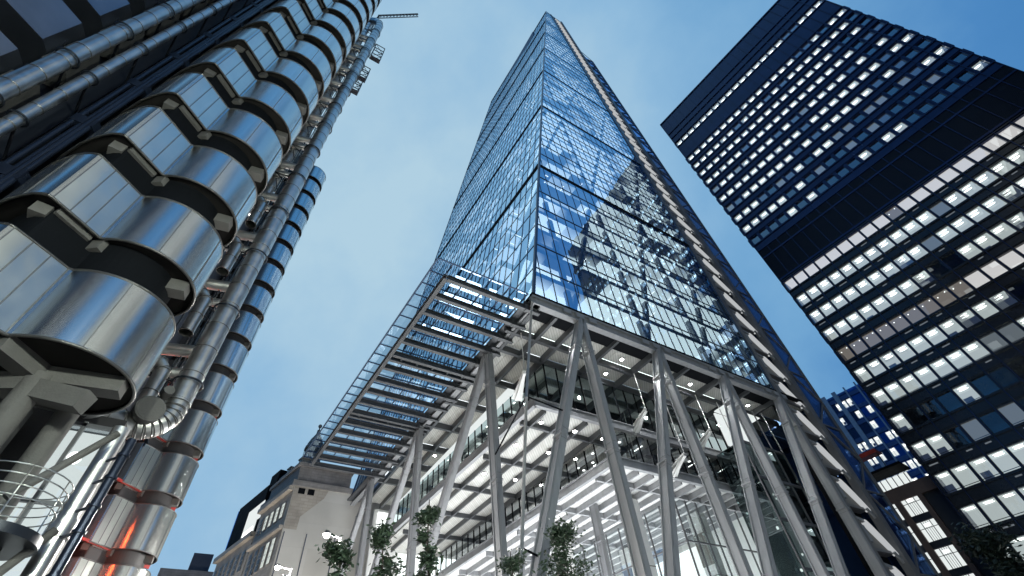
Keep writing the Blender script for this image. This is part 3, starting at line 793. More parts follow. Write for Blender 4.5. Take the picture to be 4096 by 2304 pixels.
m = MB(); m.obox(rp7(1.5, 1.2, 29.7), U7*2.0, N7*1.3, V((0, 0, .13))); m.beam(rp7(-.4, -.1, 29.5), rp7(3.5, -.1, 29.5), .12, .5); m.build('red_canopy', 'red', BR)

# ================================================================ trees
def tree(loc, h, r, nl, leafm, label, name='street_tree', seed=1, ls=.1, low=.25, group=None):
    rr = random.Random(seed); t = thing(name, label, 'tree', loc, group); lx, ly, lz = loc
    tm = MB(); pts = [V((lx, ly, lz))]
    for i in range(1, 7): pts.append(V((lx+rr.uniform(-.12, .12), ly+rr.uniform(-.12, .12), lz+h*.93*i/6)))
    for i in range(6): tm.tube(pts[i], pts[i+1], .09*(1-i/7.5), 8, .09*(1-(i+1)/7.5))
    cl = []
    nb = int(h*2.6)
    for i in range(nb):
        z = low+(1-low)*i/nb; ang = rr.random()*6.28; k = min(5, int(z*6)); base = pts[k]+(pts[k+1]-pts[k])*(z*6-k if k < 5 else .5)
        wd = r*(.25+1.0*rr.random())*(1-.55*max(0, z-.55)/.45)*(.75+.35*sin(z*17+seed))
        tip = base+V((cos(ang)*wd, sin(ang)*wd, .25*wd+rr.uniform(0, .35)))
        tm.tube(base, tip, .022, 5, .008); cl.append((tip, .24*r+.08)); cl.append(((base+tip)/2, .22*r+.06))
    tm.build('trunk', 'bark', t)
    lm = MB()
    for i in range(nl):
        c, s = cl[rr.randrange(len(cl))]
        p = c+V((rr.gauss(0, s*.55), rr.gauss(0, s*.55), rr.gauss(0, s*.6)))
        a = V((rr.uniform(-1, 1), rr.uniform(-1, 1), rr.uniform(-.6, .5))).normalized(); b = a.cross(V((rr.uniform(-1, 1), rr.uniform(-1, 1), rr.uniform(-1, 1)))).normalized()
        q = ls*(.7+.7*rr.random()); n_ = a.cross(b)*q*.15
        lm.face([p-a*q, p-a*q*.2+b*q*.42+n_, p+a*q, p-a*q*.2-b*q*.42+n_])
    lm.build('crown', leafm, t); return t
tree((-18.0, 7.75, 0), 10.7, .7, 3600, 'leaf', 'tallest slim leafy street tree, standing alone before slanted steel legs', seed=4, low=.2, ls=.10)
tree((-18.6, 14.9, 0), 11.0, 1.5, 6500, 'leaf', 'fullest broad crowned leafy tree beside the paired steel legs of the tower corner', seed=9, low=.2, ls=.10)
tree((-18.4, 6.0, 0), 9.7, .85, 3600, 'leaf', 'bushy leafy street tree between the lowest tree and the tallest slim tree', seed=15, low=.2, ls=.10)
tree((-18.2, 4.6, 0), 8.7, .8, 3200, 'leaf', 'lowest leafy street tree, growing beside the white street lamp pole', seed=23, low=.2, ls=.10)
tree((-19.6, 12.6, 0), 9.6, .85, 2400, 'leaf', 'smaller leafy tree showing between two slanted steel legs under the thin tilted strut', seed=31, low=.2, ls=.10)
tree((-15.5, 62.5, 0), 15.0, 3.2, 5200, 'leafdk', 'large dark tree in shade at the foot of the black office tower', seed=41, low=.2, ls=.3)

# ================================================================ street lamps
def street_lamp(loc, H, arm, label, pw=5200, lc=(1, .98, .92)):
    t = thing('street_lamp', label, 'street lamp', loc, 'street lamps by the pale blank wall'); x, y, z = loc; ax, ay = arm
    m = MB(); m.tube((x, y, 0), (x, y, H), .10, 12, .06); m.build('pole', 'paintlite', t)
    m = MB(); m.tube((x, y, H-.1), (x+ax, y+ay, H+.05), .045); m.tube((x, y, H-.55), (x+ax*.55, y+ay*.55, H-.48), .03); m.build('arm', 'paintdk', t)
    m = MB(); hx, hy = x+ax*1.15, y+ay*1.15
    m.tube((hx, hy, H+.22), (hx, hy, H+.02), .12, 16, .22); m.build('lamp_head', 'paintdk', t)
    m = MB(); m.tube((hx, hy, H+.0), (hx, hy, H-.14), .20, 16, .14); m.build('bulb', 'streetbulb', t)
    lamp('street_lamp_light', 'POINT', (hx, hy, H-.4), pw, lc, .3, parent=t)
street_lamp((-30.2, 7.33, 0), 12.5, (.05, -.75), 'taller white pole street lamp with glaring lit head, next to the leafy tree row')
street_lamp((-43.0, 7.1, 0), 14.4, (0, -.9), 'farther street lamp with glaring lit head, before the stone facade end')
street_lamp((6.0, 7.1, 0), 11, (-.4, -.8), 'added unseen street lamp on the kerb behind the camera, lighting the near steel pods', 8500, (.9, 1, .88))  # added out of view to brighten the steel pods
street_lamp((4.5, -4.0, 0), 11, (-.8, .4), 'added unseen street lamp on the opposite kerb behind the camera, lighting near steel pods', 6500, (.9, 1, .88))  # second lamp added out of view for the pods

# ================================================================ stone buildings down the street
SB = thing('stone_building', 'taller pale stone building with blank rendered side wall and attic, beside the canopy end', 'building', (-75, 9, 0))
m = MB()
poly = [(-70, 9.2), (-70, 24), (-84, 24), (-80, 7.0)]
m.prism(poly, 0, 32.6, 0)
m.build('wall', ['stone'], SB)
m = MB(); m.box(-70.02, -69.94, 9.25, 24, 0, 33.0); m.build('side_wall', 'stonewall', SB)
m = MB(); q = [(-69.9, 9.3, 33.0), (-69.9, 14.2, 33.0), (-69.9, 13.6, 31.4), (-69.9, 11.0, 28.6), (-69.9, 10.95, 26.9), (-69.9, 9.3, 26.9)]
m.face(q[::-1]); m.face([(x-.03, y, z) for x, y, z in q])
m.build('old_stone_patch', 'stone', SB)
m = MB()
for y in (9.9, 11.2): m.box(-69.93, -69.86, y, y+.9, 31.6, 32.4)
m.build('vent_grille', 'black', SB)
m = MB(); m.prism([(-69.7, 8.9), (-69.7, 17.6), (-80, 17), (-80.2, 6.6)], 32.6, 33.4); m.prism([(-70.1, 9.4), (-70.1, 17), (-79, 17), (-79.6, 7.4)], 33.4, 35.6)
m.prism([(-69.8, 9.1), (-69.8, 17.2), (-79.3, 17.2), (-80, 7.1)], 35.6, 36.1)
m.build('attic', 'stonedk', SB)
d = V((-10, -2.2, 0)).normalized(); nn = V((d.y, -d.x, 0))
if nn.y > 0: nn = -nn
def fs(t, out, z): return V((-70, 9.2, 0))+d*t+nn*out+V((0, 0, z))
for zc_, o_, h_ in ((27.1, .35, .22), (32.3, .45, .3)):
    m = MB(); m.obox(fs(5.1, .17, zc_), d*5.1, nn*o_, V((0, 0, h_))); m.build('cornice', 'stone', SB)
m = MB(); m.obox(fs(5.1, .15, 19.2), d*5.1, nn*.4, V((0, 0, .25)))
for i in range(9): m.obox(fs(.6+1.1*i, .35, 18.7), d*.25, nn*.3, V((0, 0, .4)))
m.build('cornice', 'stone', SB)
def sash(u_, z, h, w, lit, par, fn):
    f = MB(); f.obox(fn(u_, .06, z), d*(w/2+.1), nn*.07, V((0, 0, h/2+.12)), 0); o_ = f.build('window', 'stonedk', par)
    p = MB(); p.obox(fn(u_, .12, z), d*w/2, nn*.03, V((0, 0, h/2)), 0)
    for k in (-.25, 0, .25): p.obox(fn(u_, .16, z+h*k), d*w/2, nn*.02, V((0, 0, .04)), 1)
    p.obox(fn(u_, .16, z), d*.035, nn*.02, V((0, 0, h/2)), 1)
    p.build('pane', ['winlit' if lit else 'darkpane', 'paintlite' if lit else 'stonedk'], o_)
for i in range(5):
    sash(1.6+1.75*i, 29.7, 1.9, .75, i != 4, SB, fs); sash(1.6+1.75*i, 24.6, 3.0, .8, i < 2, SB, fs)
    sash(1.6+1.75*i, 16.3, 3.2, .8, i < 1, SB, fs)
m = MB()
for y in (9.5, 12.4, 16.2): m.tube((-69.86, y, 0), (-69.86, y, 26.5), .07, 8)
m.build('downpipe', 'slate', SB)
for t_ in (2.4, 6.2):
    m = MB(); m.obox(fs(t_, -1.4, 36.9), d*.55, nn*.6, V((0, 0, .9))); m.obox(fs(t_, -1.4, 37.9), d*.68, nn*.72, V((0, 0, .1))); ds = m.build('dormer', 'stone', SB)
    m = MB(); m.obox(fs(t_, -.78, 36.9), d*.32, nn*.03, V((0, 0, .6))); m.build('dormer_window', 'darkpane', ds)
m = MB(); m.box(-78.6, -77.6, 10.2, 11.6, 36, 39.6)
for y in (10.5, 10.9, 11.3): m.tube((-78.1, y, 39.6), (-78.1, y, 40.3), .14, 8)
m.build('chimney', 'stonedk', SB)
m = MB(); m.tube((-74, 9.8, 37), (-74, 9.8, 40.2), .035, 6); m.tube((-74.4, 9.8, 39.6), (-73.6, 9.8, 39.6), .025, 6); m.tube((-74.3, 9.8, 39.2), (-73.7, 9.8, 39.2), .025, 6); m.build('aerial', 'dark', SB)
m = MB()
m.prism([(-73, 9.6), (-73, 17), (-81, 17), (-80.5, 7.8)], 36.1, 37.6); m.build('mansard', 'slate', SB)
lamp('wall_fill_light', 'AREA', (-62, 15, .8), 5200, (1, .97, .90), 3, (0, radians(112), 0), SB, sy=10)  # unseen area lamp added to brighten the blank side wall
lamp('wall_fill_light', 'AREA', (-82, -.6, .8), 11000, (1, .93, .82), 3, (radians(115), 0, radians(10)), SB, sy=3)  # another added lamp, for the street facade
TU = thing('domed_turret', 'weathered stone domed turret with a ball finial rising behind the canopy end', 'turret', (-83, 13.0, 0))
m = MB(); tx, ty = -83, 12.6
def oct_(r): return [(tx+r*cos(pi/8+k*pi/4), ty+r*sin(pi/8+k*pi/4)) for k in range(8)]
m.prism(oct_(1.55), 33, 42.2)
for k in range(8):
    a = pi/8+k*pi/4; m.tube((tx+1.3*cos(a), ty+1.3*sin(a), 42.2), (tx+1.3*cos(a), ty+1.3*sin(a), 45), .2, 8)
m.prism(oct_(.9), 42.2, 45); m.prism(oct_(1.75), 45, 45.4); m.prism(oct_(1.7), 41.9, 42.25)
m.build('drum', 'stonedk', TU)
m = MB(); pv = None
for r_, z in ((1.5, 45.4), (1.35, 46.2), (1.0, 47.1), (.6, 47.8), (.35, 48.3), (.3, 49)):
    if pv: m.tube((tx, ty, pv[1]), (tx, ty, z), pv[0], 12, r_)
    pv = (r_, z)
m.tube((tx, ty, 49), (tx, ty, 49.6), .12, 8); m.build('dome', 'stonedk', TU)
m = MB()
for i in range(6):
    a0, a1 = pi*i/6-pi/2, pi*(i+1)/6-pi/2; m.tube((tx, ty, 49.9+.36*sin(a0)), (tx, ty, 49.9+.36*sin(a1)), max(.01, .36*cos(a0)), 10, max(.01, .36*cos(a1)), cap=False)
m.build('finial', 'stonedk', TU)

SC = thing('stone_building', 'lower pale stone building with plain sash windows, carrying a black glass rooftop room lit inside', 'building', (-86, 6, 0))
E0 = V((-80.2, 6.9, 0)); E1 = V((-93.5, 4.0, 0)); d = (E1-E0).normalized(); nn = V((d.y, -d.x, 0))
if nn.y > 0: nn = -nn
def fs2(t, out, z): return E0+d*t+nn*out+V((0, 0, z))
m = MB(); m.obox(fs2(6.7, -5, 14.5), d*6.7, nn*5, V((0, 0, 14.5))); m.build('wall', 'stone', SC)
m = MB(); m.obox(fs2(6.7, .1, 29.3), d*6.9, nn*.5, V((0, 0, .35))); m.build('cornice', 'stone', SC)
m = MB(); m.obox(fs2(6.7, .05, 22.6), d*6.8, nn*.3, V((0, 0, .2))); m.build('cornice', 'stone', SC)
for i in range(6):
    sash(1.5+2.1*i, 26.2, 2.6, .85, False, SC, fs2); sash(1.5+2.1*i, 20.2, 3.2, .85, False, SC, fs2); sash(1.5+2.1*i, 14.5, 3.2, .85, i == 1, SC, fs2)
m = MB(); m.obox(fs2(7, -3.4, 33.4), d*5.6, nn*3, V((0, 0, 3.9))); m.obox(fs2(1.0, -3.8, 36), d*1.6, nn*3, V((0, 0, 3.2)))
rf = m.build('rooftop_room', 'black', SC)
m = MB(); m.obox(fs2(4.4, -.36, 32.6), d*2.3, nn*.04, V((0, 0, 2.1))); m.obox(fs2(1.4, -.36, 33.4), d*.5, nn*.04, V((0, 0, 1.3))); m.build('lit_window', 'officelit', rf)
m = MB()
for k in range(5): m.obox(fs2(2.9+.75*k, -.30, 31.0), d*.25, nn*.02, V((0, 0, .35)))
m.build('window_lamp', 'oval', rf)
m = MB(); m.obox(fs2(13.0, -3.4, 24), d*.12, nn*3, V((0, 0, 13))); m.build('glass_flank', 'bluecore', rf)
LO = thing('low_roof', 'small dark rooftop far down the street beyond the stone buildings', 'building', (-118, 3, 0))
m = MB(); m.box(-124, -116, -4, 5.0, 0, 34.2); m.build('wall', 'stonedk', LO)
m = MB(); m.box(-122, -117, .5, 4, 34.2, 37.5); m.build('plant_room', 'slate', LO)

# ================================================================ steel building on the left: near stair tower
def arc(cx, cy, r, a0, a1, n): return [(cx+r*cos(radians(a0+(a1-a0)*i/n)), cy+r*sin(radians(a0+(a1-a0)*i/n))) for i in range(n+1)]
OUT = [(-15.4, -9.3), (-14.2, -8.75), (-13.35, -8.2), (-12.95, -7.86), (-12.66, -7.58), (-12.44, -7.32), (-12.33, -7.1), (-12.30, -6.97), (-12.35, -6.87)]
FLAT0 = len(OUT)-1
OUT += [(-12.68, -6.49), (-13.01, -6.12), (-13.36, -5.74)]
OUT += arc(-14.88, -4.72, 1.77, -31, 205, 34)
OUT += [(-16.9, -6.4), (-17.3, -7.6), (-16.9, -9.0)]
CXO, CYO = -14.9, -6.2
def inset(poly, k): return [(CXO+(x-CXO)*k, CYO+(y-CYO)*k) for x, y in poly]
PH = 2.52
ST = thing('stair_tower', 'near stack of large curved stainless steel stair pods with concrete beams beneath each pod', 'stair tower', (-14.9, -6.2, 0))
SEAM = [4, FLAT0+0, FLAT0+1, FLAT0+2, FLAT0+3, FLAT0+3+8, FLAT0+3+15, FLAT0+3+21, FLAT0+3+27]
OUT0 = OUT
def pod(z, PH, ST, off=(0, 0)):
    OUT = [(x+off[0], y+off[1]) for x, y in OUT0]
    global CXO, CYO
    CXO, CYO = -14.9+off[0], -6.2+off[1]
    m = MB(); m.prism(OUT, z, z+PH, 0, 0, 0, caps=False, smooth=True)
    for i in SEAM:
        x, y = OUT[i]; a, b = OUT[i-1], OUT[i+1]; t = V((b[0]-a[0], b[1]-a[1], 0)).normalized(); nn_ = V((t.y, -t.x, 0))
        m.obox(V((x, y, z+PH/2))+nn_*.006, t*.016, nn_*.014, V((0, 0, PH/2-.03)), 1)
    for q in (FLAT0, FLAT0+1, FLAT0+2): m.m[q] = 2
    p = m.build('stair_pod', ['steel', 'seam', 'steel_flat'], ST, sharp=24)
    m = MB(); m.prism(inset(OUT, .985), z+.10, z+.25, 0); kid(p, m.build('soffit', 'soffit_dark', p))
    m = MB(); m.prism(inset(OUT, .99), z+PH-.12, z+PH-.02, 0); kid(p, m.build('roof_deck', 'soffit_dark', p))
    m = MB(); n = len(OUT)
    for i in range(n-5):
        a, b = OUT[i], OUT[i+1]; m.tube((a[0], a[1], z+.02), (b[0], b[1], z+.02), .045, 8, cap=False)
    kid(p, m.build('rim', 'rim', p)); m = MB()
    for i in range(n-5):
        a, b = OUT[i], OUT[i+1]; m.tube((a[0], a[1], z+PH), (b[0], b[1], z+PH), .035, 6, cap=False)
    kid(p, m.build('top_rim', 'rim', p))
    ox, oy = off
    for pa, pb, w_, h_ in (((-13.52, -5.80), (-14.75, -4.95), .46, .46), ((-14.72, -5.2), (-14.42, -3.16), .46, .46), ((-12.72, -7.05), (-15.2, -7.3), .40, .42)):
        m = MB(); m.beam((pa[0]+ox, pa[1]+oy, z-.14), (pb[0]+ox, pb[1]+oy, z-.14), w_, h_); kid(p, m.build('beam', 'conc', p))
    m = MB(); m.beam((-12.75+ox, -6.75+oy, z+.0), (-13.5+ox, -5.95+oy, z+.0), .12, .26); kid(p, m.build('edge_channel', 'conc', p))
    return p
Z0 = 1.7+14.44*.582; DZ = 3.99
p0 = pod(Z0, PH, ST); OUT = OUT0; CXO, CYO = -14.9, -6.2
for i in range(1, 14): copy_part(p0, ST, (0, 0, DZ*i))
m = MB(); m.prism(inset(OUT, .80), Z0+1, Z0+DZ*13+2, 0); m.build('inner_shaft', 'black', ST)
m = MB()
for i in range(14):
    z = Z0+DZ*i; m.box(-17.2, -15.2, -8.2, -5.4, z-1.45, z+.1)
m.build('landing_core', 'conc', ST)
# lowest supports
m = MB(); m.tube((-14.55, -4.95, 0), (-14.55, -4.95, Z0-.2), .29, 24); m.build('column', 'conc', ST, sharp=40)
m = MB(); m.tube((-15.3, -4.15, 0), (-15.3, -4.15, Z0+.0), .26, 20); m.build('column', 'conc', ST, sharp=40)
m = MB(); m.beam((-14.55, -4.9, Z0-.62), (-13.95, -3.6, Z0-1.0), .42, .5); m.beam((-14.6, -5.1, Z0-.5), (-15.6, -7.4, Z0-.5), .46, .5); m.build('bracket', 'conc', ST)
m = MB(); m.tube((-14.28, -2.66, 0), (-14.28, -2.66, 6.1), .19, 20); m.tube((-14.28, -2.66, 6.5), (-14.28, -2.66, 8.75), .19, 20); m.tube((-14.28, -2.66, 6.1), (-14.28, -2.66, 6.5), .24, 20)
m.build('steel_pillar', 'duct', ST, sharp=40)
m = MB(); m.tube((-13.72, -2.22, 0), (-13.72, -2.22, 8.25), .10, 16)
for z in (4.2, 5.2, 6.05, 6.6, 7.25, 7.8): m.tube((-13.72, -2.22, z), (-13.72, -2.22, z+.06), .135, 16); m.beam((-13.72, -2.22, z+.03), (-14.2, -2.6, z+.03), .05, .05)
m.build('downpipe', 'navy', ST, sharp=40)
m = MB(); m.tube((-13.62, -2.55, 8.3), (-13.3, -3.62, 6.45), .085); m.build('diagonal_brace', 'conc', ST)
m = MB(); m.tube((-13.62, -2.6, 6.05), (-13.4, -3.25, 4.7), .085); m.build('diagonal_brace', 'conc', ST)
m = MB(); m.box(-17.4, -16.6, -4.6, -3.15, 0, 9.85); m.build('glass_lobby', 'clear', ST)
m = MB(); m.box(-17.3, -16.8, -4.5, -3.2, 0, 9.7, 0); m.tube((-16.78, -3.75, 8.9), (-16.66, -3.75, 8.9), .16, 14, mi=1); m.tube((-16.78, -4.1, 6.0), (-16.66, -4.1, 6.0), .2, 14, mi=1)
m.build('lobby_light', ['officelit', 'oval'], ST)
m = MB()
for y in (-4.62, -3.95, -3.13): m.box(-16.62, -16.5, y-.05, y+.05, 0, 9.9)
for z in (9.8, 7.6, 5.4): m.box(-16.6, -16.5, -4.6, -3.15, z-.05, z+.05)
m.build('lobby_frame', 'paint', ST)
m = MB(); m.box(-19.5, -17.6, -9, -3.25, 0, Z0+.6); m.build('rear_wall', 'panelgrey', ST)

# round railing and platform at the foot
RL = thing('round_railing', 'round wire railing on a dark ring platform beneath the near steel pods', 'railing', (-13.3, -3.95, 5))
cx, cy_ = -13.45, -3.62
m = MB()
for z in (6.85, 6.66, 6.46, 6.26): m.ring((cx, cy_, z), (0, 0, 1), .92, .014, 32, 5)
for k in range(7):
    a = k*2*pi/7+.3; m.tube((cx+.92*cos(a), cy_+.92*sin(a), 5.8), (cx+.92*cos(a), cy_+.92*sin(a), 6.86), .014, 6)
m.build('rail', 'duct', RL)
m = MB(); m.tube((cx, cy_, 5.62), (cx, cy_, 5.80), .96, 32); m.tube((cx-.1, cy_-.2, 5.2), (cx-.1, cy_-.2, 5.62), .55, 24, .6); m.build('platform', 'dark', RL, sharp=40)
m = MB(); m.tube((cx-.35, cy_-.5, 0), (cx-.35, cy_-.5, 5.3), .12, 10); m.build('post', 'dark', RL)

# ---- main ribbed duct beside the pods
DU = thing('ventilation_duct', 'tall thick ribbed steel duct beside the near pods, bent at foot and top', 'duct', (-18.8, -2.4, 0))
def ribbed(pts, r, name, par, step=1.15, rr_=None, mt='duct'):
    m = MB(); k = MB(); m.sweep(pts, r, 28)
    for a, b in zip(pts, pts[1:]):
        a, b = V(a), V(b); L_ = (b-a).length; n_ = max(1, int(L_/step)); dd = (b-a).normalized()
        for i in range(n_+1): m.ring(a+dd*L_*i/n_, dd, r+.004, .020, 28, 5, 1)
    o_ = m.build(name, [mt, 'rim'], par, sharp=40); return o_
dx, dy = -18.8, -2.35
el_pts = [(dx, dy, 12.4), (dx, dy-.02, 12.05)]+[(dx+.12*sin(t*pi/16), dy-.95*(1-cos(t*pi/16)), 12.0-.95*sin(t*pi/16)) for t in range(1, 9)]+[(dx+.5, dy-1.35, 11.0), (dx+1.2, dy-2.1, 10.9)]
ribbed([(dx, dy, 12.3), (dx, dy, 21.3)], .43, 'duct', DU)
ribbed([(dx, dy, 21.8), (dx, dy, 31.5)], .47, 'duct', DU)
ribbed([(dx, dy, 32.0), (dx, dy, 68.5)], .45, 'duct', DU)
m = MB(); m.tube((dx, dy, 21.3), (dx, dy, 21.8), .43, 28, .47); m.build('duct_reducer', 'duct', DU, sharp=40)
m = MB(); m.tube((dx, dy, 31.5), (dx, dy, 32), .47, 28, .45); m.build('duct_reducer', 'duct', DU, sharp=40)
ribbed(el_pts, .41, 'elbow', DU, .42)
ribbed([(dx, dy, 68.5), (dx-.05, dy-.15, 69.6), (dx-.3, dy-.6, 70.6), (dx-.7, dy-1.3, 71.1), (dx-1.6, dy-2.6, 71.2)], .45, 'elbow', DU, .6)
m = MB(); z = 14.9; m.tube((dx-.2, dy-.1, z), (dx-.6, dy-2.3, z-.15), .26, 18); b1 = m.build('branch_pipe', 'duct', DU, sharp=40)
m = MB(); m.tube((dx-.25, dy-.3, z-1.1), (dx-.7, dy-2.4, z-1.35), .21, 18); b2 = m.build('branch_pipe', 'duct', DU, sharp=40)
for i in range(1, 13): copy_part(b1, DU, (0, 0, 3.99*i)); copy_part(b2, DU, (0, 0, 3.99*i))
for i in range(14):
    if i: copy_part(bk, DU, (0, 0, 3.99*i)); continue
    m = MB(); z = 13.2; m.ring((dx, dy, z), (0, 0, 1), .52, .04, 24, 6)
    m.tube((dx, dy-.5, z), (dx-.4, dy-2.3, z+.3), .035, 6); m.tube((dx-.3, dy-.4, z), (dx-.9, dy-1.9, z+.9), .03, 6); m.tube((dx-.3, dy-1.9, z+.9), (dx-.2, dy-.5, z-.6), .03, 6)
    m.tube((dx-.7, dy-.9, z-1.2), (dx-.7, dy-.9, z+2.6), .035, 6); m.tube((dx-.5, dy-1.5, z-1.2), (dx-.5, dy-1.5, z+2.6), .03, 6)
    bk = m.build('duct_bracket', 'dark', DU)
# oval end cap
m = MB(); c = V((-17.9, -2.9, 11.45)); m.tube(c+V((-.5, -.15, 0)), c, .43, 24, .46); m.tube(c, c+V((.03, .01, 0)), .46, 24, .40)
m.tube(c+V((-.6, .1, .9)), c+V((-.2, .2, .95)), .18, 16)
m.build('end_cap', 'conc', DU, sharp=40)
D2 = thing('ventilation_duct', 'thinner ribbed steel duct squeezed between the near pods and the thick duct', 'duct', (-19.8, -3.6, 0))
ribbed([(-19.7, -3.55, 26.0), (-19.7, -3.55, 70)], .31, 'duct', D2)
ribbed([(-19.7, -3.55, 26.0), (-19.65, -3.7, 25.5), (-19.5, -4.3, 25.2), (-19, -5, 25.1)], .31, 'elbow', D2, .4)
for i in range(4):
    z = 11.6+3.99*i
    ribbed([(-18.9, -3.35, z), (-18.9, -3.35, z+2.0), (-18.95, -3.6, z+2.35), (-19, -4.2, z+2.5)], .27, 'stub_duct', D2, 1.0)
m = MB()
for i in range(12):
    z = 11+3.99*i
    for q in (-.2, .15, .4): m.tube((-19.6+q, -2.9-q*.5, z), (-19.6+q, -2.9-q*.5, z+4), .04, 6)
    m.tube((-19.6, -2.7, z), (-19.2, -3.5, z+2), .03, 6); m.tube((-19.2, -3.5, z+2), (-19.7, -2.7, z+4), .03, 6)
m.build('pipe_bundle', 'dark', D2)

# ---- far stair tower: the same pods further along the street
S2 = thing('stair_tower', 'distant stack of steel stair pods behind the thick duct, lowest pods glowing red', 'stair tower', (-43.9, -5.18, 0))
zf0 = 1.7+44.5*.286-3.94; OFF = V((-29.0, 1.02, 0)); sc_ = 3.94/3.99
pf = pod(zf0, 3.02, S2, (OFF.x, OFF.y)); OUT = OUT0; CXO, CYO = -14.9, -6.2
for i in range(1, 15): copy_part(pf, S2, (0, 0, 3.94*i))
m = MB(); m.prism([(x+OFF.x, y+OFF.y) for x, y in inset(OUT, .82)], 2, zf0+3.94*14.5); m.build('inner_shaft', 'panelgrey', S2)
m = MB()
for i in range(5):
    z = zf0+3.94*i; m.beam((-42.62, -4.75, z-.14), (-44.0, -2.2, z-.3), .06, .5); m.beam((-40.9, -6.4, z+.05), (-42.5, -4.75, z+.0), .10, .16)
m.build('red_trim', 'redtrim', S2)
m = MB()
for i in range(7):
    z = zf0+3.94*i; m.box(-48, -41.8, -12, -6.0, z+.1, z+3.0, 0); m.box(-47, -42.4, -11, -6.4, z+3.0, z+3.94, 1)
m.build('flank_panel', ['panelgrey', 'black'], S2)
m = MB(); m.tube((-39.0, -6.18, 6.0), (-39.0, -6.18, 17.0), .06, 8); NE = m.build('neon_tube', 'neon', S2)
lamp('neon_glow', 'POINT', (-39.0, -5.9, 11.5), 60, (1, .08, .02), .3, parent=S2)

# ---- dark main block with plant boxes and two bright ducts, upper left
MBK = thing('service_block', 'dark service block with protruding steel plant boxes and a cage of dark pipes', 'building', (-20, -20, 0))
m = MB(); m.box(-30, -15.2, -40, -10.4, 0, 62, 0); m.box(-30, -17.5, -10.4, -8.2, 0, 62, 0); m.build('wall', 'blackwall', MBK)
m = MB(); m.box(-70, -19.8, -50, -7.4, 11, 86); m.build('rear_block', 'blackwall', MBK)
pbx = None
for i in range(9):
    z = 16.2+3.99*i-.6
    if pbx is None:
        m = MB(); m.prism([(-15.2, -17.5), (-12.6, -17.0), (-12.2, -13.6), (-13.4, -12.2), (-15.2, -11.8)], z, z+2.6); pbx = m.build('plant_box', 'boxsteel', MBK)
        m = MB(); m.box(-15.1, -13.9, -12.0, -11.2, z-.5, z+1.9); kid(pbx, m.build('box_bracket', 'conc', pbx))
        m = MB(); m.tube((-15, -12.2, z+.5), (-13.0, -10.9, z+.5), .17, 12); kid(pbx, m.build('cross_pipe', 'conc', pbx))
    else: copy_part(pbx, MBK, (0, 0, 3.99*i))
for x, y, r_, lab in ((-12.75, -10.55, .31, ''), (-13.2, -9.85, .215, '')):
    dth = thing('ventilation_duct', 'thicker of the two bright ribbed ducts running up the dark service block' if r_ > .3 else 'thinner of the two bright ribbed ducts running up the dark service block', 'duct', (x, y, 0))
    ribbed([(x, y, 4), (x, y, 66)], r_, 'duct', dth, 1.33)
    m = MB(); z = 6; m.ring((x, y, z), (0, 0, 1), r_+.06, .04, 20, 5); m.tube((x, y, z), (x-2.2, y-.6, z+.1), .05, 6)
    bk = m.build('duct_bracket', 'dark', dth)
    for i in range(1, 15): copy_part(bk, dth, (0, 0, 3.99*i))
m = MB()
for i in range(15):
    z = 8+3.99*i
    m.prism([(-14.6, -9.95), (-13.9, -9.5), (-13.9, -8.8), (-14.6, -8.55), (-15.4, -9.0)], z, z+.5)
for k, (x, y) in enumerate(((-14.0, -9.4), (-14.0, -9.15), (-14.0, -8.9), (-14.3, -8.7), (-14.35, -9.65), (-14.6, -8.6), (-13.95, -9.0))):
    m.tube((x, y, 4), (x, y, 64), .075 if k % 2 else .10, 10)
m.build('pipe_cage', 'navy', MBK, sharp=40)
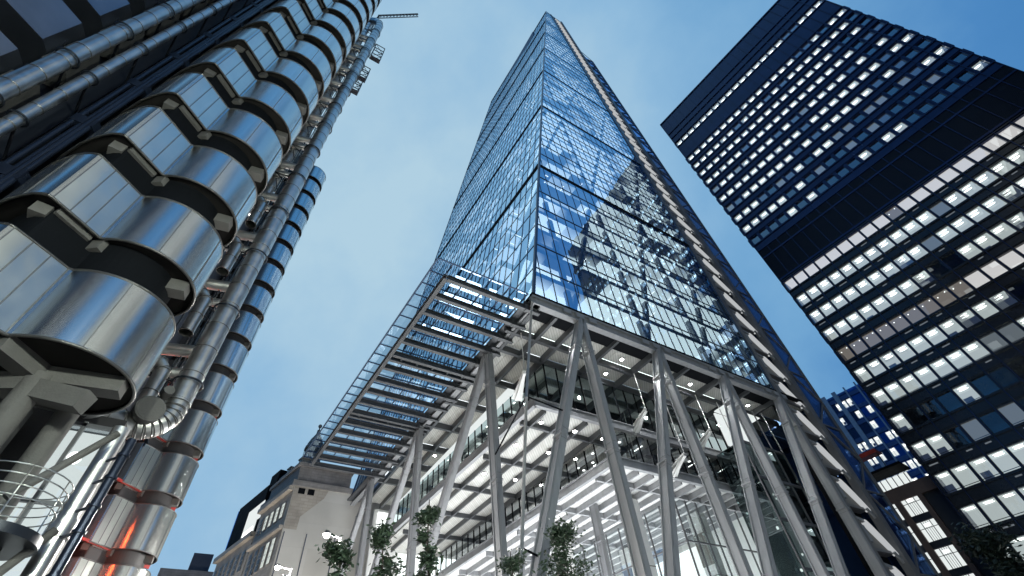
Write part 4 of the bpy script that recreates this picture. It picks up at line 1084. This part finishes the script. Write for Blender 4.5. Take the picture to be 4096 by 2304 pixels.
# cradles and crane jib at the top
CR = thing('roof_crane', 'dark lattice crane jib jutting out at the top of the near stair tower', 'crane', (-19.5, -3, 66))
m = MB(); a, b = V((-20.2, -3.2, 77.5)), V((-17.4, 1.6, 78.5))
off = [V((0, 0, .25)), V((.18, -.1, -.2)), V((-.18, .1, -.2))]
for q in off: m.tube(a+q, b+q, .05, 6)
for i in range(12):
    t0, t1 = i/12, (i+1)/12
    for j in range(3): m.tube(a+(b-a)*t0+off[j], a+(b-a)*t1+off[(j+1) % 3], .03, 5)
m.tube(a, a-V((0, 0, 8)), .12, 8); m.build('jib', 'dark', CR)
for nm_, z, y, w_ in (('large', 57.5, -1.05, .9), ('middle', 50.5, -1.25, .6), ('small', 46.8, -1.35, .55)):
    t = thing('maintenance_cage', nm_+' dark open maintenance cage hung on the thick duct high against the sky', 'cage', (-19, y, z))
    m = MB(); x0, x1, y0, y1, zz0, zz1 = -19.3, -18.9, y-.7, y+w_-.55, z, z+4.2*w_+.6
    for x in (x0, x1):
        for yy in (y0, y1): m.tube((x, yy, zz0), (x, yy, zz1), .05, 6)
        for z_ in (zz0, (zz0+zz1)/2, zz1): m.tube((x, y0, z_), (x, y1, z_), .05, 6)
        m.tube((x, y0, zz0), (x, y1, (zz0+zz1)/2), .03, 5); m.tube((x, y1, (zz0+zz1)/2), (x, y0, zz1), .03, 5)
    m.box(x0, x1, y0, y1, zz0-.05, zz0+.04); m.tube((x0, y0, zz0+.3), (x0, dy, zz0+.3), .05, 6)
    m.build('frame', 'dark', t)

# ================================================================ unseen blocks added behind the camera to show in the glass and steel
def backblock(x0, x1, y0, y1, h, fl_, wallm, label, face):
    t = thing('unseen_office_block', label, 'building', ((x0+x1)/2, (y0+y1)/2, 0)); rr = random.Random(int(h))
    m = MB(); m.box(x0, x1, y0, y1, 0, h); m.build('wall', wallm, t)
    m = MB(); z = 5
    while z < h-2:
        if face == 'w':
            y = y0+1
            while y < y1-2:
                k = rr.choice((0, 0, 0, 1, 2)); m.box(x0-.06, x0+.05, y, y+2.5, z, z+2.3, k); y += 3
        else:
            x = x0+1
            while x < x1-2:
                k = rr.choice((0, 1, 2, 2, 2)); m.box(x, x+2.2, y1-.05, y1+.06, z, z+1.9, k); x += 3
        z += fl_
    m.build('window', ['officelit', 'blind', 'darkpane'], t)['kind'] = 'stuff'
backblock(24, 44, 4, 50, 80, 3.9, 'stone', 'added pale stone office block, unseen behind the camera, mirrored in the steel pods', 'w')
backblock(6, 44, -70, -26, 104, 4.1, 'facade', 'added tall dark glass office block, unseen behind the camera, mirrored by the black tower', 'n')
